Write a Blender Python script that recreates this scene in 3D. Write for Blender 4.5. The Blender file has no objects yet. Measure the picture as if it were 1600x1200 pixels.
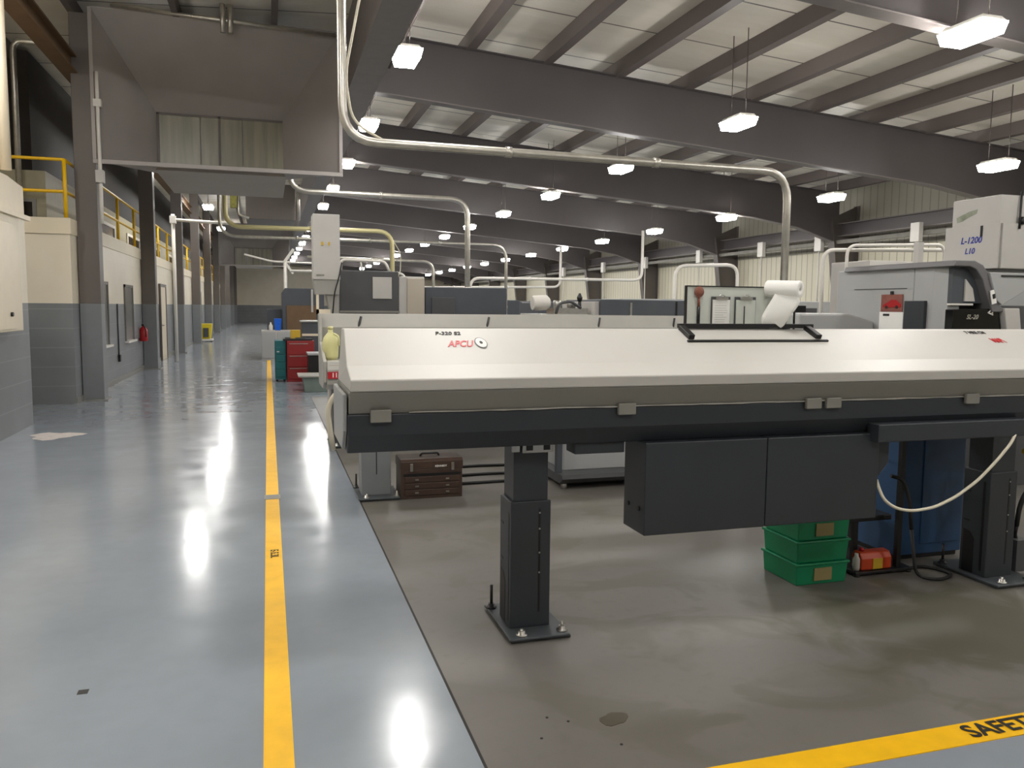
import bpy, bmesh, math, random
from mathutils import Vector, Matrix
random.seed(7)
S = bpy.context.scene
COL = S.collection
def lin(h):
    h = h.lstrip('#'); r = [int(h[i:i+2], 16)/255 for i in (0, 2, 4)]
    return tuple(c/12.92 if c <= .04045 else ((c+.055)/1.055)**2.4 for c in r)

# ---------------------------------------------------------------- camera
cam_d = bpy.data.cameras.new('camera'); cam = bpy.data.objects.new('camera', cam_d); COL.objects.link(cam)
cam_d.sensor_width = 36.0; cam_d.lens = 28.4121; cam_d.clip_start = .05; cam_d.clip_end = 400
xc = Vector((.95749369, .01823798, -.28787706)); yc = Vector((-.28830287, .09283051, -.95302883)); zc = Vector((.00934246, .99551488, .09414268))
cam.matrix_world = Matrix(((xc[0], xc[1], xc[2], 0), (yc[0], yc[1], yc[2], 0), (zc[0], zc[1], zc[2], 1.6), (0, 0, 0, 1)))
S.camera = cam
# ---------------------------------------------------------------- world, view
W = bpy.data.worlds.new('world'); S.world = W; W.use_nodes = True
W.node_tree.nodes['Background'].inputs[0].default_value = (.9, .88, .85, 1)
W.node_tree.nodes['Background'].inputs[1].default_value = .03
S.view_settings.view_transform = 'Standard'; S.view_settings.look = 'None'
S.view_settings.exposure = 0.0; S.view_settings.gamma = 1.0; S.view_settings.use_curve_mapping = False
LAMP = 104.0          # brightness of the high-bay lamps (each lamp's diffuser gives the light)

# ---------------------------------------------------------------- materials
M = {}
def mat(name, col, rough=.5, metal=0, noise=0, nscale=6, bump=0, bscale=40, emit=None, spec=.5, stretch=None):
    m = bpy.data.materials.new(name); m.use_nodes = True; nt = m.node_tree; N = nt.nodes; L = nt.links
    b = N['Principled BSDF']; c = lin(col) if isinstance(col, str) else col
    b.inputs['Base Color'].default_value = (*c, 1); b.inputs['Roughness'].default_value = rough; b.inputs['Metallic'].default_value = metal
    b.inputs['Specular IOR Level'].default_value = spec
    if noise or bump:
        tc = N.new('ShaderNodeTexCoord'); vec = tc.outputs['Object']
        if stretch:
            mp = N.new('ShaderNodeMapping'); mp.inputs['Scale'].default_value = stretch; L.new(vec, mp.inputs[0]); vec = mp.outputs[0]
    if noise:
        n = N.new('ShaderNodeTexNoise'); n.inputs['Scale'].default_value = nscale; n.inputs['Detail'].default_value = 5; L.new(vec, n.inputs['Vector'])
        r = N.new('ShaderNodeMapRange'); r.inputs['From Min'].default_value = .3; r.inputs['From Max'].default_value = .7
        r.inputs['To Min'].default_value = 1-noise; r.inputs['To Max'].default_value = 1+noise; L.new(n.outputs[0], r.inputs[0])
        mx = N.new('ShaderNodeVectorMath'); mx.operation = 'SCALE'; mx.inputs[0].default_value = c; L.new(r.outputs[0], mx.inputs['Scale'])
        L.new(mx.outputs[0], b.inputs['Base Color'])
    if bump:
        n2 = N.new('ShaderNodeTexNoise'); n2.inputs['Scale'].default_value = bscale; n2.inputs['Detail'].default_value = 4; L.new(vec, n2.inputs['Vector'])
        bp = N.new('ShaderNodeBump'); bp.inputs['Strength'].default_value = bump; bp.inputs['Distance'].default_value = .02
        L.new(n2.outputs[0], bp.inputs['Height']); L.new(bp.outputs[0], b.inputs['Normal'])
    if emit:
        b.inputs['Emission Color'].default_value = (*emit[0], 1); b.inputs['Emission Strength'].default_value = emit[1]
    M[name] = m
    return m
mat('white_paint', '#c3c0ba', .46, noise=.02, nscale=2)
mat('grey_band', '#83817a', .4, noise=.03)
mat('charcoal', '#31353a', .42, noise=.06, nscale=5)
mat('post_grey', '#43484c', .4, noise=.06)
mat('machine_grey', '#a6a7a6', .42, noise=.03, nscale=3)
mat('light_grey', '#b9b6b1', .45, noise=.04, nscale=3)
mat('feeder_grey', '#a7a59e', .4, noise=.03)
mat('dark_grey', '#4a4b4d', .42, noise=.05)
mat('upper_paint', '#a09a80', .5, noise=.06)
mat('duct_grey', '#77746c', .6, noise=.15)
mat('dark_wall', '#2f2924', .7, noise=.1)
mat('column_grey', '#787b7d', .42, noise=.04)
mat('arch_grey', '#6b6a6b', .42, noise=.04)
mat('slate', '#484c52', .45, noise=.05)
mat('black', '#141415', .4)
mat('gloss_black', '#0a0b0c', .12)
mat('rubber', '#191919', .65)
mat('steel', '#b5b3ae', .3, 1.0, noise=.1, nscale=20)
mat('galv', '#c9c5bb', .36, .85, noise=.12, nscale=9)
mat('galv_yellow', '#d9cf9c', .4, .3)
mat('brown_steel', '#615a55', .5, noise=.06, nscale=2)
mat('rafter_brown', '#5b5656', .5, noise=.05, nscale=1.2)
mat('purlin', '#6d6460', .55, noise=.05, nscale=1.2)
mat('girder', '#7a7370', .5, noise=.06)
mat('hood_brown', '#a09a96', .45, noise=.05, nscale=1.5)
mat('tray_grey', '#a8a299', .5, noise=.05, nscale=1)
mat('cream', '#e3d7bd', .5, noise=.03, nscale=2)
mat('cream_box', '#dfd3bb', .42, noise=.03)
mat('white_trim', '#dcd8d0', .45)
mat('yellow_paint', '#e9b909', .4, noise=.06, nscale=12)
mat('tape_yellow', '#f3bb0c', .42, noise=.07, nscale=9)
mat('ink', '#16140f', .6)
mat('red_ink', '#c3121c', .45)
mat('blue_ink', '#26348f', .5)
mat('red_paint', '#8d1f20', .4, noise=.06)
mat('red_bright', '#a8161c', .35)
mat('teal', '#15656a', .4, noise=.08)
mat('toolbox_brown', '#43322a', .38, noise=.12, nscale=14)
mat('kraft', '#9a7a52', .7, noise=.08)
mat('brown_panel', '#6b5238', .6, noise=.07)
mat('green_plastic', '#0a7d52', .38, noise=.05)
mat('card', '#8f8257', .8, noise=.05)
mat('orange', '#c4441c', .4, noise=.06)
mat('label_yellow', '#cba62c', .5)
mat('blue_paint', '#2b4a6e', .42, noise=.08)
mat('blue_bin', '#0d5fd0', .35)
mat('jug', '#d9d59a', .35, noise=.04)
mat('paper', '#ecebe6', .7, bump=.15, bscale=8)
mat('paper_grey', '#c9cdc4', .6)
mat('wood_handle', '#7d4a3a', .5, noise=.15, nscale=20)
mat('stool_yellow', '#d8c22a', .45)
mat('crate', '#74817b', .5, noise=.1)
mat('hose_white', '#d9d2bd', .35)
mat('pale_patch', '#cfc6c0', .55, noise=.12, nscale=14)
mat('window_dark', '#2d2a27', .12)
mat('window_grey', '#7b7974', .2)
mat('picture', '#8a5348', .4, noise=.25, nscale=9)
mat('plastic_strip', '#8b6f49', .5)
mat('red_label', '#b4212b', .45)
mat('lamp_glow', '#ffffff', .5, emit=((1.0, .975, .94), LAMP))
mat('lit_lamp', '#ffffff', .5, emit=((1.0, .93, .82), 9.0))
mat('seam', '#26241f', .7)
mat('grass_green', '#7d7a2e', .6, noise=.3, nscale=12)
mat('smudge', '#8a8f7c', .6, noise=.25, nscale=14)

def node_mat(name):
    m = bpy.data.materials.new(name); m.use_nodes = True; M[name] = m
    return m, m.node_tree.nodes, m.node_tree.links, m.node_tree.nodes['Principled BSDF']
def noise_node(N, L, vec, scale, detail=5, dist=0):
    n = N.new('ShaderNodeTexNoise'); n.inputs['Scale'].default_value = scale; n.inputs['Detail'].default_value = detail
    n.inputs['Distortion'].default_value = dist; L.new(vec, n.inputs['Vector']); return n.outputs[0]
def ramp(N, L, fac, stops):
    r = N.new('ShaderNodeValToRGB'); e = r.color_ramp.elements
    while len(e) < len(stops): e.new(.5)
    for i, (p, c) in enumerate(stops): e[i].position = p; e[i].color = (*c, 1)
    L.new(fac, r.inputs[0]); return r.outputs[0]
def rng(N, L, v, a, b, c, d):
    r = N.new('ShaderNodeMapRange'); r.inputs['From Min'].default_value = a; r.inputs['From Max'].default_value = b
    r.inputs['To Min'].default_value = c; r.inputs['To Max'].default_value = d; L.new(v, r.inputs[0]); return r.outputs[0]
def mixc(N, L, fac, a, b, mode='MIX'):
    x = N.new('ShaderNodeMix'); x.data_type = 'RGBA'; x.blend_type = mode
    for s, v in ((x.inputs[0], fac), (x.inputs[6], a), (x.inputs[7], b)):
        if hasattr(v, 'is_linked'): L.new(v, s)
        elif isinstance(v, tuple): s.default_value = (*v, 1)
        else: s.default_value = v
    return x.outputs[2]
def mapping(N, L, vec, sc=(1, 1, 1), loc=(0, 0, 0), rot=(0, 0, 0)):
    mp = N.new('ShaderNodeMapping'); mp.inputs['Scale'].default_value = sc; mp.inputs['Location'].default_value = loc; mp.inputs['Rotation'].default_value = rot
    L.new(vec, mp.inputs[0]); return mp.outputs[0]
def bump(N, L, b, h, s, d=.01):
    bp = N.new('ShaderNodeBump'); bp.inputs['Strength'].default_value = s; bp.inputs['Distance'].default_value = d
    L.new(h, bp.inputs['Height']); L.new(bp.outputs[0], b.inputs['Normal'])

# glossy blue-grey epoxy
m, N, L, b = node_mat('epoxy')
P = N.new('ShaderNodeTexCoord').outputs['Object']
a = noise_node(N, L, P, .55, 5, .6); c2 = noise_node(N, L, P, 9, 4)
col = ramp(N, L, a, [(.3, lin('#868d96')), (.7, lin('#9299a1'))])
col = mixc(N, L, rng(N, L, c2, .4, .75, 0, .18), col, lin('#7d8388'))
L.new(col, b.inputs['Base Color'])
L.new(rng(N, L, noise_node(N, L, P, 3, 5), .3, .7, .11, .23), b.inputs['Roughness'])
bump(N, L, b, noise_node(N, L, P, 7, 3), .05, .003)
# worn sealed concrete
m, N, L, b = node_mat('concrete')
P = N.new('ShaderNodeTexCoord').outputs['Object']
a = noise_node(N, L, P, .8, 6, .5); f = noise_node(N, L, P, 14, 5); st = noise_node(N, L, mapping(N, L, P, (1, 1.6, 1), (3.1, .7, 0)), 1.3, 4, 1.2)
col = ramp(N, L, a, [(.28, lin('#625e5a')), (.5, lin('#6b6762')), (.72, lin('#76726c'))])
col = mixc(N, L, rng(N, L, st, .52, .6, 0, .7), col, lin('#625e54'))
col = mixc(N, L, rng(N, L, f, .55, .8, 0, .3), col, lin('#57534b'))
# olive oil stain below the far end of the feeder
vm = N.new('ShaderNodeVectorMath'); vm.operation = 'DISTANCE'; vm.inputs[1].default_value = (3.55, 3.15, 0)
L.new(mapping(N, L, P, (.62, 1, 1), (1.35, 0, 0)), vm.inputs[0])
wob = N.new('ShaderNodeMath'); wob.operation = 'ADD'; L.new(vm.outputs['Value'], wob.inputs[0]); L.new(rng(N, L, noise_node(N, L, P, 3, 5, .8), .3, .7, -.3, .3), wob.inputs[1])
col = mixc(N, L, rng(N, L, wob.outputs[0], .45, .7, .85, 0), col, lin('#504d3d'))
L.new(col, b.inputs['Base Color'])
L.new(rng(N, L, a, .3, .7, .42, .55), b.inputs['Roughness'])
bump(N, L, b, f, .12, .003)
# block wall: grey dado to 1.6 m, cream above, block courses
m, N, L, b = node_mat('dado_wall')
P = N.new('ShaderNodeTexCoord').outputs['Object']
sx = N.new('ShaderNodeSeparateXYZ'); L.new(P, sx.inputs[0]); Zc = sx.outputs[2]
def math_(op, x, y):
    n = N.new('ShaderNodeMath'); n.operation = op
    for s, v in ((n.inputs[0], x), (n.inputs[1], y)):
        if hasattr(v, 'is_linked'): L.new(v, s)
        else: s.default_value = v
    return n.outputs[0]
dado = math_('LESS_THAN', Zc, 1.6)
joint = math_('LESS_THAN', math_('MODULO', math_('ADD', Zc, .02), .305), .014)
n1 = noise_node(N, L, P, 1.4, 4)
grey = ramp(N, L, n1, [(.3, lin('#787b7d')), (.7, lin('#828587'))])
crm = ramp(N, L, n1, [(.3, lin('#e0d5bf')), (.7, lin('#e8dfcb'))])
grey = mixc(N, L, math_('MULTIPLY', joint, .55), grey, lin('#969a9c'))
L.new(mixc(N, L, dado, crm, grey), b.inputs['Base Color']); b.inputs['Roughness'].default_value = .42
hgt = math_('MULTIPLY', math_('SUBTRACT', 1.0, joint), 1.0)
bump(N, L, b, hgt, .35, .006)
# roof insulation facing: sagging cream vinyl with cross seams
m, N, L, b = node_mat('roof_vinyl')
P = N.new('ShaderNodeTexCoord').outputs['Object']
sx = N.new('ShaderNodeSeparateXYZ'); L.new(P, sx.inputs[0]); Yc = sx.outputs[1]
seam = math_('LESS_THAN', math_('MODULO', math_('ADD', Yc, 100.35), 1.83), .035)
n1 = noise_node(N, L, mapping(N, L, P, (.4, 1.6, 1)), 1.2, 4, .4)
col = ramp(N, L, n1, [(.25, lin('#ddd6c6')), (.75, lin('#ece6d9'))])
L.new(mixc(N, L, seam, col, lin('#5a554c')), b.inputs['Base Color']); b.inputs['Roughness'].default_value = .5
bump(N, L, b, n1, .5, .08)
# ribbed wall liner
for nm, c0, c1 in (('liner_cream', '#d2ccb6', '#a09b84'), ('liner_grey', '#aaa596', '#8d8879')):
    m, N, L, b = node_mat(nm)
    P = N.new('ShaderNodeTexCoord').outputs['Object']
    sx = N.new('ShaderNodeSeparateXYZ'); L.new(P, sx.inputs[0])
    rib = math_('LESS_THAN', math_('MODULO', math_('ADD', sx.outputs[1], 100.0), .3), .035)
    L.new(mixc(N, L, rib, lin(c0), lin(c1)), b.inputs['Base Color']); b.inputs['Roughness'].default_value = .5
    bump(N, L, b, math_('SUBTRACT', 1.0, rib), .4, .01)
# ---------------------------------------------------------------- mesh helpers
class MB:
    def __init__(s): s.bm = bmesh.new()
    def box(s, x0, x1, y0, y1, z0, z1):
        v = [s.bm.verts.new(p) for p in ((x0,y0,z0),(x1,y0,z0),(x1,y1,z0),(x0,y1,z0),(x0,y0,z1),(x1,y0,z1),(x1,y1,z1),(x0,y1,z1))]
        for f in ((3,2,1,0),(4,5,6,7),(0,1,5,4),(1,2,6,5),(2,3,7,6),(3,0,4,7)): s.bm.faces.new([v[i] for i in f])
        return s
    def obox(s, c, size, rot=(0, 0, 0)):
        R = Matrix.Rotation(rot[2], 3, 'Z') @ Matrix.Rotation(rot[1], 3, 'Y') @ Matrix.Rotation(rot[0], 3, 'X')
        h = [q/2 for q in size]; c = Vector(c)
        v = [s.bm.verts.new(c + R @ Vector((h[0]*i, h[1]*j, h[2]*k))) for i, j, k in ((-1,-1,-1),(1,-1,-1),(1,1,-1),(-1,1,-1),(-1,-1,1),(1,-1,1),(1,1,1),(-1,1,1))]
        for f in ((3,2,1,0),(4,5,6,7),(0,1,5,4),(1,2,6,5),(2,3,7,6),(3,0,4,7)): s.bm.faces.new([v[i] for i in f])
        return s
    def prism(s, prof, axis, a, b_):
        # prof: 2-D outline; axis 'x' -> (y,z), 'y' -> (x,z), 'z' -> (x,y)
        def P(u, w, t): return {'x': (t, u, w), 'y': (u, t, w), 'z': (u, w, t)}[axis]
        A = [s.bm.verts.new(P(u, w, a)) for u, w in prof]; B = [s.bm.verts.new(P(u, w, b_)) for u, w in prof]
        n = len(prof); fs = [s.bm.faces.new(A), s.bm.faces.new(B[::-1])]
        for i in range(n): fs.append(s.bm.faces.new((A[i], B[i], B[(i+1) % n], A[(i+1) % n])))
        bmesh.ops.recalc_face_normals(s.bm, faces=fs)
        return s
    def hull(s, bot, top):
        A = [s.bm.verts.new(p) for p in bot]; B = [s.bm.verts.new(p) for p in top]; n = len(A)
        fs = [s.bm.faces.new(A), s.bm.faces.new(B[::-1])]
        for i in range(n): fs.append(s.bm.faces.new((A[i], B[i], B[(i+1) % n], A[(i+1) % n])))
        bmesh.ops.recalc_face_normals(s.bm, faces=fs)
        return s
    def sheet(s, pts, n):
        # a quad/polygon thickened along vector n
        n = Vector(n); return s.hull([Vector(p) for p in pts], [Vector(p)+n for p in pts])
    def lathe(s, prof, c=(0, 0, 0), n=20, axis=(0, 0, 1), cap=True):
        ax = Vector(axis).normalized(); q = Vector((0, 0, 1)).rotation_difference(ax); c = Vector(c); rings = []
        for r, z in prof:
            rings.append([s.bm.verts.new(c + q @ Vector((r*math.cos(2*math.pi*i/n), r*math.sin(2*math.pi*i/n), z))) for i in range(n)])
        fs = []
        for A, B in zip(rings, rings[1:]):
            for i in range(n): fs.append(s.bm.faces.new((A[i], A[(i+1) % n], B[(i+1) % n], B[i])))
        for f in fs: f.smooth = True
        if cap: fs += [s.bm.faces.new(rings[0][::-1]), s.bm.faces.new(rings[-1])]
        bmesh.ops.recalc_face_normals(s.bm, faces=fs)
        return s
    def cyl(s, p0, p1, r, n=12, r1=None):
        p0 = Vector(p0); p1 = Vector(p1); d = p1-p0
        return s.lathe([(r, 0), (r if r1 is None else r1, d.length)], p0, n, d)
    def tube(s, pts, r, fillet=0, n=10, k=6):
        pts = [Vector(p) for p in pts]
        if fillet:
            out = [pts[0]]
            for a_, p, c in zip(pts, pts[1:], pts[2:]):
                d0 = (a_-p); d1 = (c-p); f = min(fillet, d0.length*.49, d1.length*.49); q0 = p+d0.normalized()*f; q1 = p+d1.normalized()*f
                for i in range(k+1):
                    t = i/k; out.append(q0*(1-t)**2 + p*2*t*(1-t) + q1*t*t)
            pts = out+[pts[-1]]
        q = [pts[0]]
        for p in pts[1:]:
            if (p-q[-1]).length > 1e-5: q.append(p)
        pts = q; up = Vector((0, 0, 1)); rings = []; prev = None
        for i, p in enumerate(pts):
            t = (pts[min(i+1, len(pts)-1)]-pts[max(i-1, 0)]).normalized()
            if prev is None:
                x = t.orthogonal().normalized()
            else:
                x = (prev - t*prev.dot(t)).normalized()
            prev = x; y = t.cross(x)
            rings.append([s.bm.verts.new(p + x*r*math.cos(2*math.pi*j/n) + y*r*math.sin(2*math.pi*j/n)) for j in range(n)])
        fs = []
        for A, B in zip(rings, rings[1:]):
            for i in range(n): fs.append(s.bm.faces.new((A[i], A[(i+1) % n], B[(i+1) % n], B[i])))
        for f in fs: f.smooth = True
        fs += [s.bm.faces.new(rings[0][::-1]), s.bm.faces.new(rings[-1])]
        bmesh.ops.recalc_face_normals(s.bm, faces=fs)
        return s
    def build(s, name, mt, parent=None, bevel=0, local=False, seg=2):
        o_ = WL.get(parent, Vector((0, 0, 0))) if parent else Vector((0, 0, 0))
        if not local: bmesh.ops.translate(s.bm, vec=-o_, verts=s.bm.verts)
        me = bpy.data.meshes.new(name); s.bm.to_mesh(me); s.bm.free(); me.materials.append(M[mt])
        o = bpy.data.objects.new(name, me); COL.objects.link(o)
        if parent: o.parent = parent
        WL[o] = o_
        if bevel:
            bv = o.modifiers.new('bevel', 'BEVEL'); bv.width = bevel; bv.segments = seg; bv.limit_method = 'ANGLE'; bv.angle_limit = .6
        return o
WL = {}
def tag(o, label, cat, group=None, kind=None):
    o['label'] = label; o['category'] = cat
    if group: o['group'] = group
    if kind: o['kind'] = kind
    return o
def struct(name, mb, mt, bevel=0, parent=None):
    o = mb.build(name, mt, parent, bevel)
    if parent is None: o['kind'] = 'structure'
    return o
def thing(name, label, cat, loc=(0, 0, 0), group=None):
    o = bpy.data.objects.new(name, None); COL.objects.link(o); o.location = loc; WL[o] = Vector(loc); o.empty_display_size = .1
    return tag(o, label, cat, group)
def dup(root, loc, label):
    r = root.copy(); COL.objects.link(r); r.location = loc; r['label'] = label; WL[r] = Vector(loc)
    for ch in list(root.children):
        c = ch.copy(); COL.objects.link(c); c.parent = r
        for g in list(ch.children):
            d = g.copy(); COL.objects.link(d); d.parent = c
    return r
def text(name, txt, size, loc, rot, mt, parent, shear=0, ext=.0008, xs=1):
    cu = bpy.data.curves.new(name, 'FONT'); cu.body = txt; cu.size = size; cu.shear = shear; cu.extrude = ext; cu.offset = size*.022; cu.align_x = 'CENTER'; cu.align_y = 'CENTER'; cu.resolution_u = 3
    t = bpy.data.objects.new('text_source', cu); COL.objects.link(t)
    dg = bpy.context.evaluated_depsgraph_get(); me = bpy.data.meshes.new_from_object(t.evaluated_get(dg)); bpy.data.objects.remove(t)
    me.name = name; me.materials.clear(); me.materials.append(M[mt])
    me.transform(Matrix.Translation(Vector(loc)-WL.get(parent, Vector((0, 0, 0)))) @ rot.to_4x4() @ Matrix.Diagonal((xs, 1, 1, 1)))
    o = bpy.data.objects.new(name, me); COL.objects.link(o); o.parent = parent; WL[o] = WL.get(parent, Vector((0, 0, 0)))
    return o
def axes(x, y):
    x = Vector(x).normalized(); y = Vector(y); y = (y-x*y.dot(x)).normalized(); z = x.cross(y)
    return Matrix((x, y, z)).transposed()
ORD = ['first', 'second', 'third', 'fourth', 'fifth', 'sixth', 'seventh', 'eighth', 'ninth', 'tenth', 'eleventh', 'twelfth', 'thirteenth', 'fourteenth', 'fifteenth', 'sixteenth', 'seventeenth', 'eighteenth']
R = math.radians

# ================================================================ the setting
XE, YC0, YC1 = .70, 2.31, 14.6       # edges of the bare concrete bay
XW, YEND, YBACK = 18.0, 82.0, -8.0
fl = MB(); fl.box(-10, XE, YBACK, YEND, -.1, 0).box(XE, XW, YBACK, YC0, -.1, 0).box(XE, XW, YC1, YEND, -.1, 0)
struct('floor', fl, 'epoxy')
struct('floor.001', MB().box(XE, XW, YC0, YC1, -.1, 0), 'concrete')
struct('trim_1', MB().box(XE-.004, XE+.006, YC0, YC1, -.01, .002), 'seam')
# roof: two slopes meeting at the ridge girder
def roof_z(x): return 6.82-.075*x if x > 1.5 else 6.70-.06*(1.5-x)
ce = MB(); ce.prism([(1.5, roof_z(1.51)), (XW+.2, roof_z(XW+.2)), (XW+.2, roof_z(XW+.2)+.15), (1.5, 6.86), (-10.2, roof_z(-10.2)+.15), (-10.2, roof_z(-10.2))], 'y', YBACK, YEND)
struct('ceiling', ce, 'roof_vinyl')
struct('wall_right', MB().box(XW, XW+.2, YBACK, YEND, 0, 3.55), 'liner_cream')
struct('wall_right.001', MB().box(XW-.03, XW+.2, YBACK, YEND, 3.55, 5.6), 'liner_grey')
struct('wall_outer', MB().box(-10.2, -10, YBACK, YEND, 0, 6.2), 'brown_steel')
struct('wall_far', MB().box(-10, XW, YEND, YEND+.2, 0, 6.8), 'dado_wall')
struct('wall_back', MB().box(-10, XW, YBACK-.2, YBACK, 0, 6.8), 'dado_wall')
# rooms along the aisle under the mezzanine
struct('wall_left', MB().box(-9.9, -3.0, YBACK+.1, 12.0, 0, 3.0), 'dado_wall')
struct('wall_left.001', MB().box(-9.9, -2.95, 14.3, YEND-.1, 0, 2.92), 'dado_wall')
struct('wall_left.002', MB().box(-9.9, -5.6, 12.0, 14.3, 0, 2.92), 'dado_wall')
struct('trim_2', MB().box(-9.9, -2.93, 14.27, 14.3, 2.68, 2.93).box(-2.95, -2.93, 14.3, YEND-.1, 2.68, 2.93), 'cream', .004)
struct('baseboard_left', MB().box(-2.95, -2.935, 14.3, YEND-.1, 0, .1), 'grey_band')
# office storey on the mezzanine with its windows
struct('wall_upper', MB().box(-9.8, -3.6, 15.8, 60.0, 2.92, 3.85), 'upper_paint')
struct('wall_upper.001', MB().box(-9.85, -4.2, 17.5, 60.0, 3.85, 6.28), 'dark_wall')
wn = 1
for y0, y1 in ((19.6, 22.2), (24.0, 26.4), (28.6, 31.0), (33.5, 36.0)):
    w = struct(f'window_{wn}', MB().box(-3.60, -3.56, y0, y1, 2.96, 3.03).box(-3.60, -3.56, y0, y1, 3.43, 3.5).box(-3.60, -3.56, y0, y0+.12, 3.03, 3.43).box(-3.60, -3.56, y1-.12, y1, 3.03, 3.43), 'white_trim'); wn += 1
    MB().box(-3.60, -3.58, y0+.12, y1-.12, 3.03, 3.43).build('window_pane', 'window_dark', w)
w = struct(f'window_{wn}', MB().box(-4.9, -3.75, 15.77, 15.8, 3.0, 3.06).box(-4.9, -3.75, 15.77, 15.8, 3.32, 3.37).box(-4.9, -4.84, 15.77, 15.8, 3.06, 3.32).box(-3.81, -3.75, 15.77, 15.8, 3.06, 3.32), 'grey_band'); wn += 1
MB().box(-4.84, -3.81, 15.78, 15.8, 3.06, 3.32).build('window_pane', 'window_dark', w)
# windows and doors in the aisle wall
for y0, y1, z0, z1 in ((16.3, 17.2, .82, 2.02), (19.1, 20.2, .80, 2.02)):
    f = MB(); f.box(-2.95, -2.92, y0, y0+.06, z0, z1).box(-2.95, -2.92, y1-.06, y1, z0, z1).box(-2.95, -2.92, y0, y1, z1-.06, z1)
    w = struct(f'window_{wn}', f, 'window_grey'); wn += 1
    MB().box(-2.95, -2.87, y0-.05, y1+.05, z0-.04, z0).build('window_sill', 'white_trim', w)
    MB().box(-2.95, -2.94, y0+.06, y1-.06, z0, z1-.06).build('window_pane', 'window_grey', w)
for i, (y0, y1, mt) in enumerate(((25.0, 26.2, 'cream_box'), (30.2, 31.3, 'dark_grey'), (38.5, 39.6, 'dark_grey'), (46.0, 47.1, 'cream_box'))):
    d = struct(f'door_{i+1}', MB().box(-2.95, -2.91, y0, y1, 0, 2.1), mt, .005)
    MB().box(-2.95, -2.89, y0-.08, y0, 0, 2.18).box(-2.95, -2.89, y1, y1+.08, 0, 2.18).box(-2.95, -2.89, y0, y1, 2.1, 2.18).build('door_frame', 'brown_steel', d)
    MB().cyl((-2.91, y0+.1, 1.0), (-2.85, y0+.1, 1.0), .02).cyl((-2.85, y0+.08, 1.0), (-2.85, y0+.2, 1.0), .012).build('door_handle', 'steel', d)
# ================================================================ steel frame
RY = [14.9+6.9*k for k in range(-3, 10)]
def raf_top(x): return roof_z(x)-.27
def raf_bot(x): return 5.54-.08*x
root = thing('roof_rafter', 'x', 'beam', (1.6, RY[0], 0), 'tapered roof rafters over the machine hall')
xs = [1.6+i*(17.3-1.6)/10 for i in range(11)]
def band(f0, f1): return [(x, f0(x)) for x in xs]+[(x, f1(x)) for x in xs[::-1]]
MB().prism(band(lambda x: raf_bot(x)-max(0, x-15.2)*.22, raf_top), 'y', RY[0]-.008, RY[0]+.008).build('web', 'rafter_brown', root)
MB().prism(band(lambda x: raf_bot(x)-.02-max(0, x-15.2)*.22, lambda x: raf_bot(x)-max(0, x-15.2)*.22), 'y', RY[0]-.12, RY[0]+.12).build('flange', 'girder', root)
MB().prism(band(lambda x: raf_top(x)-.001, lambda x: raf_top(x)+.015), 'y', RY[0]-.12, RY[0]+.12).build('flange', 'rafter_brown', root)
def rlab(i): return 'brown tapered roof rafter, %s from the front, spanning to the right wall' % ORD[i]
vis = [y for y in RY if y > 3]
root.location.y = vis[0]; WL[root] = Vector((1.6, vis[0], 0)); root['label'] = rlab(0)
for i, y in enumerate(vis[1:], 1): dup(root, (1.6, y, 0), rlab(i))
# purlins
for i in range(11):
    x = 2.15+1.48*i; z = roof_z(x)
    p = MB().prism([(x-.08, z-.27), (x+.1, z-.27), (x+.1, z-.2), (x-.05, z-.2), (x-.05, z), (x-.08, z)], 'y', YBACK, YEND).build('roof_purlin', 'purlin')
    tag(p, 'long dark roof purlin running the length of the hall, %s out from the ridge' % ORD[i], 'beam', 'purlins under the roof insulation')
for i in range(7):
    x = .2-1.55*i; z = roof_z(x)
    p = MB().box(x-.05, x+.05, YBACK, YEND, z-.24, z).build('roof_purlin', 'purlin')
    tag(p, 'dark roof purlin above the aisle and mezzanine, %s from the ridge girder' % ORD[i], 'beam', 'purlins over the mezzanine side')
# ridge girder, eave beams
g = thing('ridge_girder', 'grey-brown boxed girder running the length of the aisle beside the first lamp row', 'beam', (1.5, 0, 5.1))
MB().box(1.40, 1.72, YBACK+.05, YEND-.05, 5.18, 6.5).build('web', 'girder', g)
MB().box(1.34, 1.78, YBACK+.05, YEND-.05, 5.14, 5.18).build('flange', 'girder', g)
g = thing('eave_beam', 'reddish-brown beam running along the right wall above the bus duct', 'beam', (17.5, 0, 3.9))
MB().box(17.4, 17.44, YBACK, YEND, 3.95, 4.3).build('web', 'rafter_brown', g)
MB().box(17.25, 17.6, YBACK, YEND, 4.3, 4.33).build('flange', 'girder', g)
MB().box(17.25, 17.6, YBACK, YEND, 3.92, 3.95).build('flange', 'girder', g)
g = thing('mezzanine_beam', 'tan-lit brown beam over the left columns beside the mezzanine', 'beam', (-2.95, 0, 5.15))
MB().box(-3.0, -2.92, YBACK, YEND, 5.28, 5.5).build('web', 'brown_panel', g)
MB().box(-3.08, -2.84, YBACK, YEND, 5.25, 5.28).build('flange', 'brown_panel', g)
MB().box(-3.08, -2.84, YBACK, YEND, 5.5, 5.53).build('flange', 'brown_panel', g)
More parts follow.
